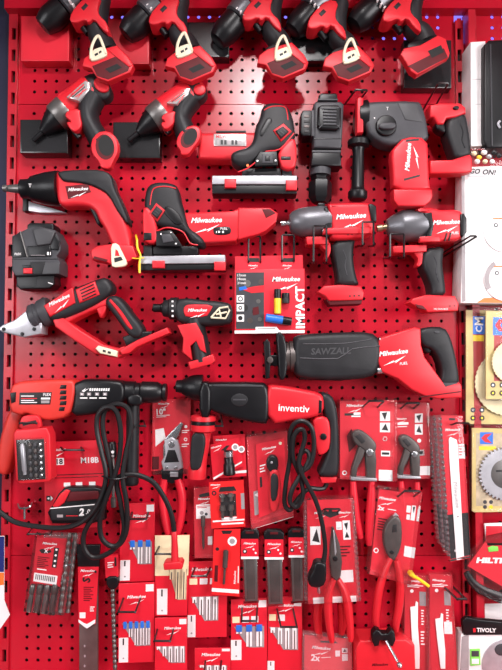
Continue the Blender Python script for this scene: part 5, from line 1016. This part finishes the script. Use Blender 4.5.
def saw_blister(label, x0, y0, x1, y1, d, cx, cy, r, front):
    t = thing('saw_blade_blister', label, 'saw blade', (x0 + x1) / 2, (y0 + y1) / 2, d - 4, 'round saw blades in yellow blisters')
    c = Card([(x0, y0), (x1, y0 + 1), (x1, y1), (x0, y1)], d, m=mat('mustard_card' + str(front), (202, 178, 116), .45), th=3); W = x1 - x0; H = y1 - y0
    u = lambda px: (px - x0) / W
    v = lambda py: (py - y0) / H
    if front < 2:
        c.rect(u(x0 + 8), v(y0 + 7), 1, v(y1 - 18), mat('brick_card' + str(front), (166, 44, 44), .45))
        c.rect(u(x0 + 7), v(y0 + 6), u(x0 + 19), v(y0 + 24), BLUE)
        if front: c.poly([(u(x0 + 13), v(y0 + 8)), (u(x0 + 18), v(y0 + 8)), (u(x0 + 14), v(y0 + 14)), (u(x0 + 18), v(y0 + 20)), (u(x0 + 13), v(y0 + 20)), (u(x0 + 9), v(y0 + 14))], RED); c.rect(u(x0 + 20), v(y0 + 16), u(x0 + 26), v(y0 + 19), YEL)
        else: c.text('M', u(x0 + 13), v(y0 + 11), 8 / W, WHT, bold=.03, rot=90); c.text('C', u(x0 + 13), v(y0 + 19), 6 / W, WHT, bold=.03, rot=90); c.rect(u(x0 + 7), v(y0 + 25), u(x0 + 18), v(y0 + 31), YEL)
        for k, (px, py, m) in enumerate(((x0 + 7, y1 - 14, DGR), (x0 + 16, y1 - 14, DGR), (x0 + 7, y1 - 6, BLKP), (x0 + 16, y1 - 6, BLKP))): c.dot(u(px), v(py), 2.6, m); c.dot(u(px), v(py), 1.2, (PAPER, YEL)[k // 2])
    else:
        c.rect(u(x0 + 4), v(y0 + 5), 1, v(y1 - 5), BRN); c.rect(u(x0 + 8), v(y0 + 4), u(x0 + 21), v(y0 + 16), BLUE); c.poly([(u(x0 + 13), v(y0 + 6)), (u(x0 + 20), v(y0 + 5)), (u(x0 + 15), v(y0 + 10)), (u(x0 + 20), v(y0 + 15)), (u(x0 + 13), v(y0 + 14)), (u(x0 + 9), v(y0 + 10))], RED); c.rect(u(x0 + 7), v(y0 + 18), u(x0 + 24), v(y0 + 22), YEL)
        for k in range(4): c.dot(u(x0 + 13 + (k % 2) * 6), v(y1 - 9 + (k // 2) * 5), 2, (DGR, YEL)[k == 3]); 
    c.build('card', t)
    n = 40; pts = []
    for k in range(n):
        a = 2 * math.pi * k / n
        for da, rr in ((0, r), (.06, r), (.09, r - (2 if front == 2 else .6)), (.14, r - (2 if front == 2 else .6))): pts.append((cx + rr * math.cos(a + da), cy + rr * math.sin(a + da)))
    mb = MB().prism(pts, d + 3, d + 6, (CRM, CRM, ALU)[front], .2, seg=1).prism(ell(cx, cy, r * .55, r * .55, 30), d + 5.6, d + 6.6, (PAPER, PAPER, GMET)[front], .2)
    if front == 2: mb.decal(R(cx - 10, cy - 4, cx - 4, cy - 2), d + 7, BLKP)
    mb.build('blade', t, 'pale round saw blade' if front < 2 else 'grey toothed saw blade')
    MB().prism([(x0 + 1, y0 - 2), (x0 + 4, y0 - 3), (x1, y0 - 3), (x1, y1 + 1), (x0 + 3, y1 + 2), (x0, y1 - 1)], d + .5, d + 16, CLEAR, 2.2).build('blister', t, 'clear blister')
saw_blister('rear yellow and brick-red saw blade blister, beside the reciprocating saw handle', 466, 310, 520, 424, 22, 508, 383, 33, 0)
saw_blister('front smaller yellow saw blade blister overlapping the one behind it', 486, 311, 530, 399, 42, 514, 362, 22, 1)
saw_blister('saw blade blister with wood-grain print and grey toothed blade', 472, 428, 530, 511, 26, 506, 474, 27, 2)
t = thing('diamond_blade_pack', 'red card in a tapered clear blister with a small green sticker', 'blade pack', 490, 565, 10)
c = Card([(486, 541), (525, 533), (530, 603), (467.6, 566)], 30, th=2, m=CARD); c.build('card', t)
MB().prism([(484.6, 524), (525, 522), (525, 545), (487, 546)], 26, 30, PAPER, .3).prism(R(486, 526, 520, 543), 29, 30.6, CARD2, .2).text('HILTI', 489.4, 560.4, 26.5, 31.2, WHT, -1, .12, .06, h=5.6).prism([(488, 548), (492, 546), (498, 546.6), (498.6, 551), (489, 552)], 30, 31.4, GRN, .2).build('header_tab', t, 'red tab with white letters')
MB().sweep([(466, 572, 3), (472, 582, 4), (482, 590, 4.6), (496, 596, 5), (516, 602, 5)], BLK2, 28, n=10, flat=.5).build('blade_rim', t, 'dark blade rim')
MB().prism([(467, 560), (487, 539), (525, 531), (530, 606), (500, 604), (478, 594), (466, 578)], 30.6, 46, CLEAR, 2).build('blister', t, 'clear blister')
t = thing('white_card', 'plain white card tucked above the black-banded pack', 'card', 495, 615, 10)
MB().prism([(482.4, 604), (530, 602.6), (530, 620), (483, 620.4)], -.4, 1, WHT, .2).build('sheet', t)
t = thing('disc_pack', 'pale disc pack with black band of white capitals at the bottom edge', 'disc pack', 485, 645, 10)
MB().prism([(461, 634), (530, 632), (530, 677), (459, 677)], 20, 46, PAPER, .8).prism([(462, 637), (469, 634.6), (469, 677), (460, 677)], 44, 47, GRYP, .4).prism(ell(508, 665, 26, 26, 40), 45, 47.6, ALU, .3).prism(ell(502, 650, 7, 6, 20), 47, 49, DGR, .4).build('box', t, 'pale box')
mb = MB().prism([(462.6, 621), (467, 617.6), (480, 620), (530, 624.6), (530, 635), (464, 635.4)], 40, 50, BLK2, .8).decal([(473, 628.4), (475.6, 628), (475.8, 632), (473.4, 632.4)], 50.4, RED).text('TIVOLY', 486.4, 630.2, 19.6, 50.4, WHT, -1.5, 0, .03).build('header_band', t, 'black band with white capitals')
MB().prism([(470.4, 649.6), (480, 649), (480.6, 665), (470.6, 666)], 46.6, 48.4, GRN, .2).prism(R(471.6, 651, 479, 656.6), 48, 49, DGR, .1).prism(R(471.8, 659, 479, 664), 48, 49, PAPER, .1).build('label', t, 'green label')
t = thing('price_tag', 'navy, orange and white hanging tag at the edge of the slotted post', 'tag', 2, 590, 14)
MB().prism([(-14, 536), (4.4, 536), (4.2, 600), (9.8, 615), (-2, 632), (-14, 632)], 5.8, 7, WHT, .1).decal([(-14, 536.6), (4.2, 536.6), (4.1, 572), (-14, 572)], 7.3, mat('navy_print', (24, 36, 110), .5)).decal([(-14, 572.6), (4, 572.6), (4, 585), (-14, 586)], 7.3, ORNG).build('sheet', t)

# ------------------------------------------------------------------ hooks
hook('black loop hook above the socket card, near its picture strip', 254.4, 236.4, 12, 52, 262, up=1)
hook('black loop hook above the socket card, nearer the impact wrench', 288, 235, 12, 52, 261, up=1)
hook('black loop hook under the gunmetal nose of the upper impact wrench', 320, 226, 13, 84, 263, 317, up=1)
hook('black loop hook at the back of the upper impact wrench', 368, 222, 11, 86, 246, 364, up=1)
hook('black loop hook under the conical grey nose of an impact wrench', 397, 234, 14, 84, 258, 391, up=1)
hook('black loop hook jutting past the back of the lower impact wrench', 473, 236, 7, 88, 256, 441)
hook('black loop hook over the red collar of the cordless rotary hammer', 361, 90, 12, 86, 104, 351)
hook('tall black loop hook over the D-handle of the cordless rotary hammer', 443, 83, 10, 88, 110, 428)
hook('black hook through the tab of the red bit case', 28, 423, 17, 92, 416, 30, r=1.0)
hook('black hook through the battery kit card', 74, 450, 20, 54, 444, 68, r=1.0)
hook('black hook at the top of the large pump pliers card', 376, 401, 15, 66, 410, 367)
hook('black hook at the top of the smaller pump pliers card', 413, 403, 13, 60, 411, 404)
hook('black hook through the front saw blade pack', 462, 423, 14, 68, 427, 450, r=.9)
hook('black hook through the diagonal cutters pack', 412, 491, 16, 74, 501, 400)
hook('long black loop hook through the slim blade blister', 462, 599, 9, 92, 580, 441, r=1.2)
hook('black loop hook on the five-blade blue-tipped card', 126.6, 612, 17, 84, 590, 135)
hook('black loop hook on the blade card below the cream-topped card', 162, 641, 16, 84, 620, 168)
hook('black loop hook behind the red plug on the cream-topped card', 163, 554, 16, 66, 541, 170)
hook('black loop hook on the card behind the burr card', 199, 576, 15, 74, 564, 204)
hook('black loop hook on the first blue-tipped blade card', 138, 519, 16, 50, 507, 142)
hook('black loop hook on the blade card below the first flat file', 249, 621, 15, 74, 602, 250)
hook('black loop hook on the last blade card in the row', 289, 627, 16, 86, 604, 284)
hook('black loop hook on the lowest blade card', 212, 674, 16, 74, 654, 214)
hook('black hook above the front drill bit pack', 38, 534, 22, 60, 527, 44, r=.7)
hook('black hook beside the red ring of the side handle', 216, 426, 13, 60, 412, 214)
hook('black hook at the side handle of the orange-red hammer drill', 140, 426, 11, 60, 421, 138)
hook('black hook above the long-nose pliers pack', 332, 509, 16, 76, 515, 326, r=1.0)
t = MB().sweep([(18, 504, 1, 4), (20, 508, 1, 14), (27, 508, 1, 18), (31, 505, 1, 14), (32, 503, 1, 4)], SIL, n=6).sweep([(24.5, 507, 1.1, 16), (24.6, 519, 1.1, 16)], SIL, n=6).build('peg_hook', None)
tag(t, 'small bright steel T-shaped peg hook on bare pegboard', 'hook')

tag(MB().sweep([(78, 564, 1, -4), (70, 564.6, 1, 40), (66, 565.4, 1, 62)], SIL, n=8).build('peg_hook', None), 'straight bright steel peg hook between drill bit pack and grey blade sleeve', 'hook')
# ------------------------------------------------------------------ light
def area(name, loc, target, w, h, power, col=(1, 1, 1)):
    l = bpy.data.lights.new(name, 'AREA'); l.shape = 'RECTANGLE'; l.size = w; l.size_y = h; l.energy = power; l.color = col
    o = bpy.data.objects.new(name, l); COL.objects.link(o); o.location = loc
    o.rotation_euler = (Vector(target) - Vector(loc)).to_track_quat('-Z', 'Y').to_euler(); return o
area('ceiling_spot', (.07, -1.6, Z0 + 1.25), (.02, 0, Z0 + .3), .13, .13, 18, (1, .96, .96))
area('ceiling_panel', (.2, -1.7, Z0 + 1.9), (.05, 0, Z0 - .3), 1.2, .6, 44, (1, .97, .97))
area('fill_right', (1.8, -1.8, Z0 + .25), (.1, 0, Z0 - .4), 1.0, 1.2, 60, (1, .97, .98))  # added fill from the right, brightens the lower wall
area('fill_left', (-1.7, -2.0, Z0 + .3), (-.05, 0, Z0 - .5), 1.0, 1.0, 27, (.97, .97, 1))  # weaker fill added from the left, no source there
w = bpy.data.worlds.new('store'); bpy.context.scene.world = w; w.use_nodes = True
nt = w.node_tree; bg = nt.nodes['Background']
tcw = nt.nodes.new('ShaderNodeTexCoord'); sp = nt.nodes.new('ShaderNodeSeparateXYZ'); rw = nt.nodes.new('ShaderNodeValToRGB')
mp = nt.nodes.new('ShaderNodeMapRange'); mp.inputs[1].default_value = -1
nt.links.new(tcw.outputs['Generated'], sp.inputs[0]); nt.links.new(sp.outputs['Z'], mp.inputs[0]); nt.links.new(mp.outputs[0], rw.inputs[0])
rw.color_ramp.elements[0].color = (.22, .20, .22, 1); rw.color_ramp.elements[1].color = (.75, .74, .78, 1)
nt.links.new(rw.outputs[0], bg.inputs[0]); bg.inputs[1].default_value = 0.2
vs = bpy.context.scene.view_settings
vs.view_transform = 'Standard'; vs.look = 'None'; vs.exposure = 0.0; vs.gamma = 1.0
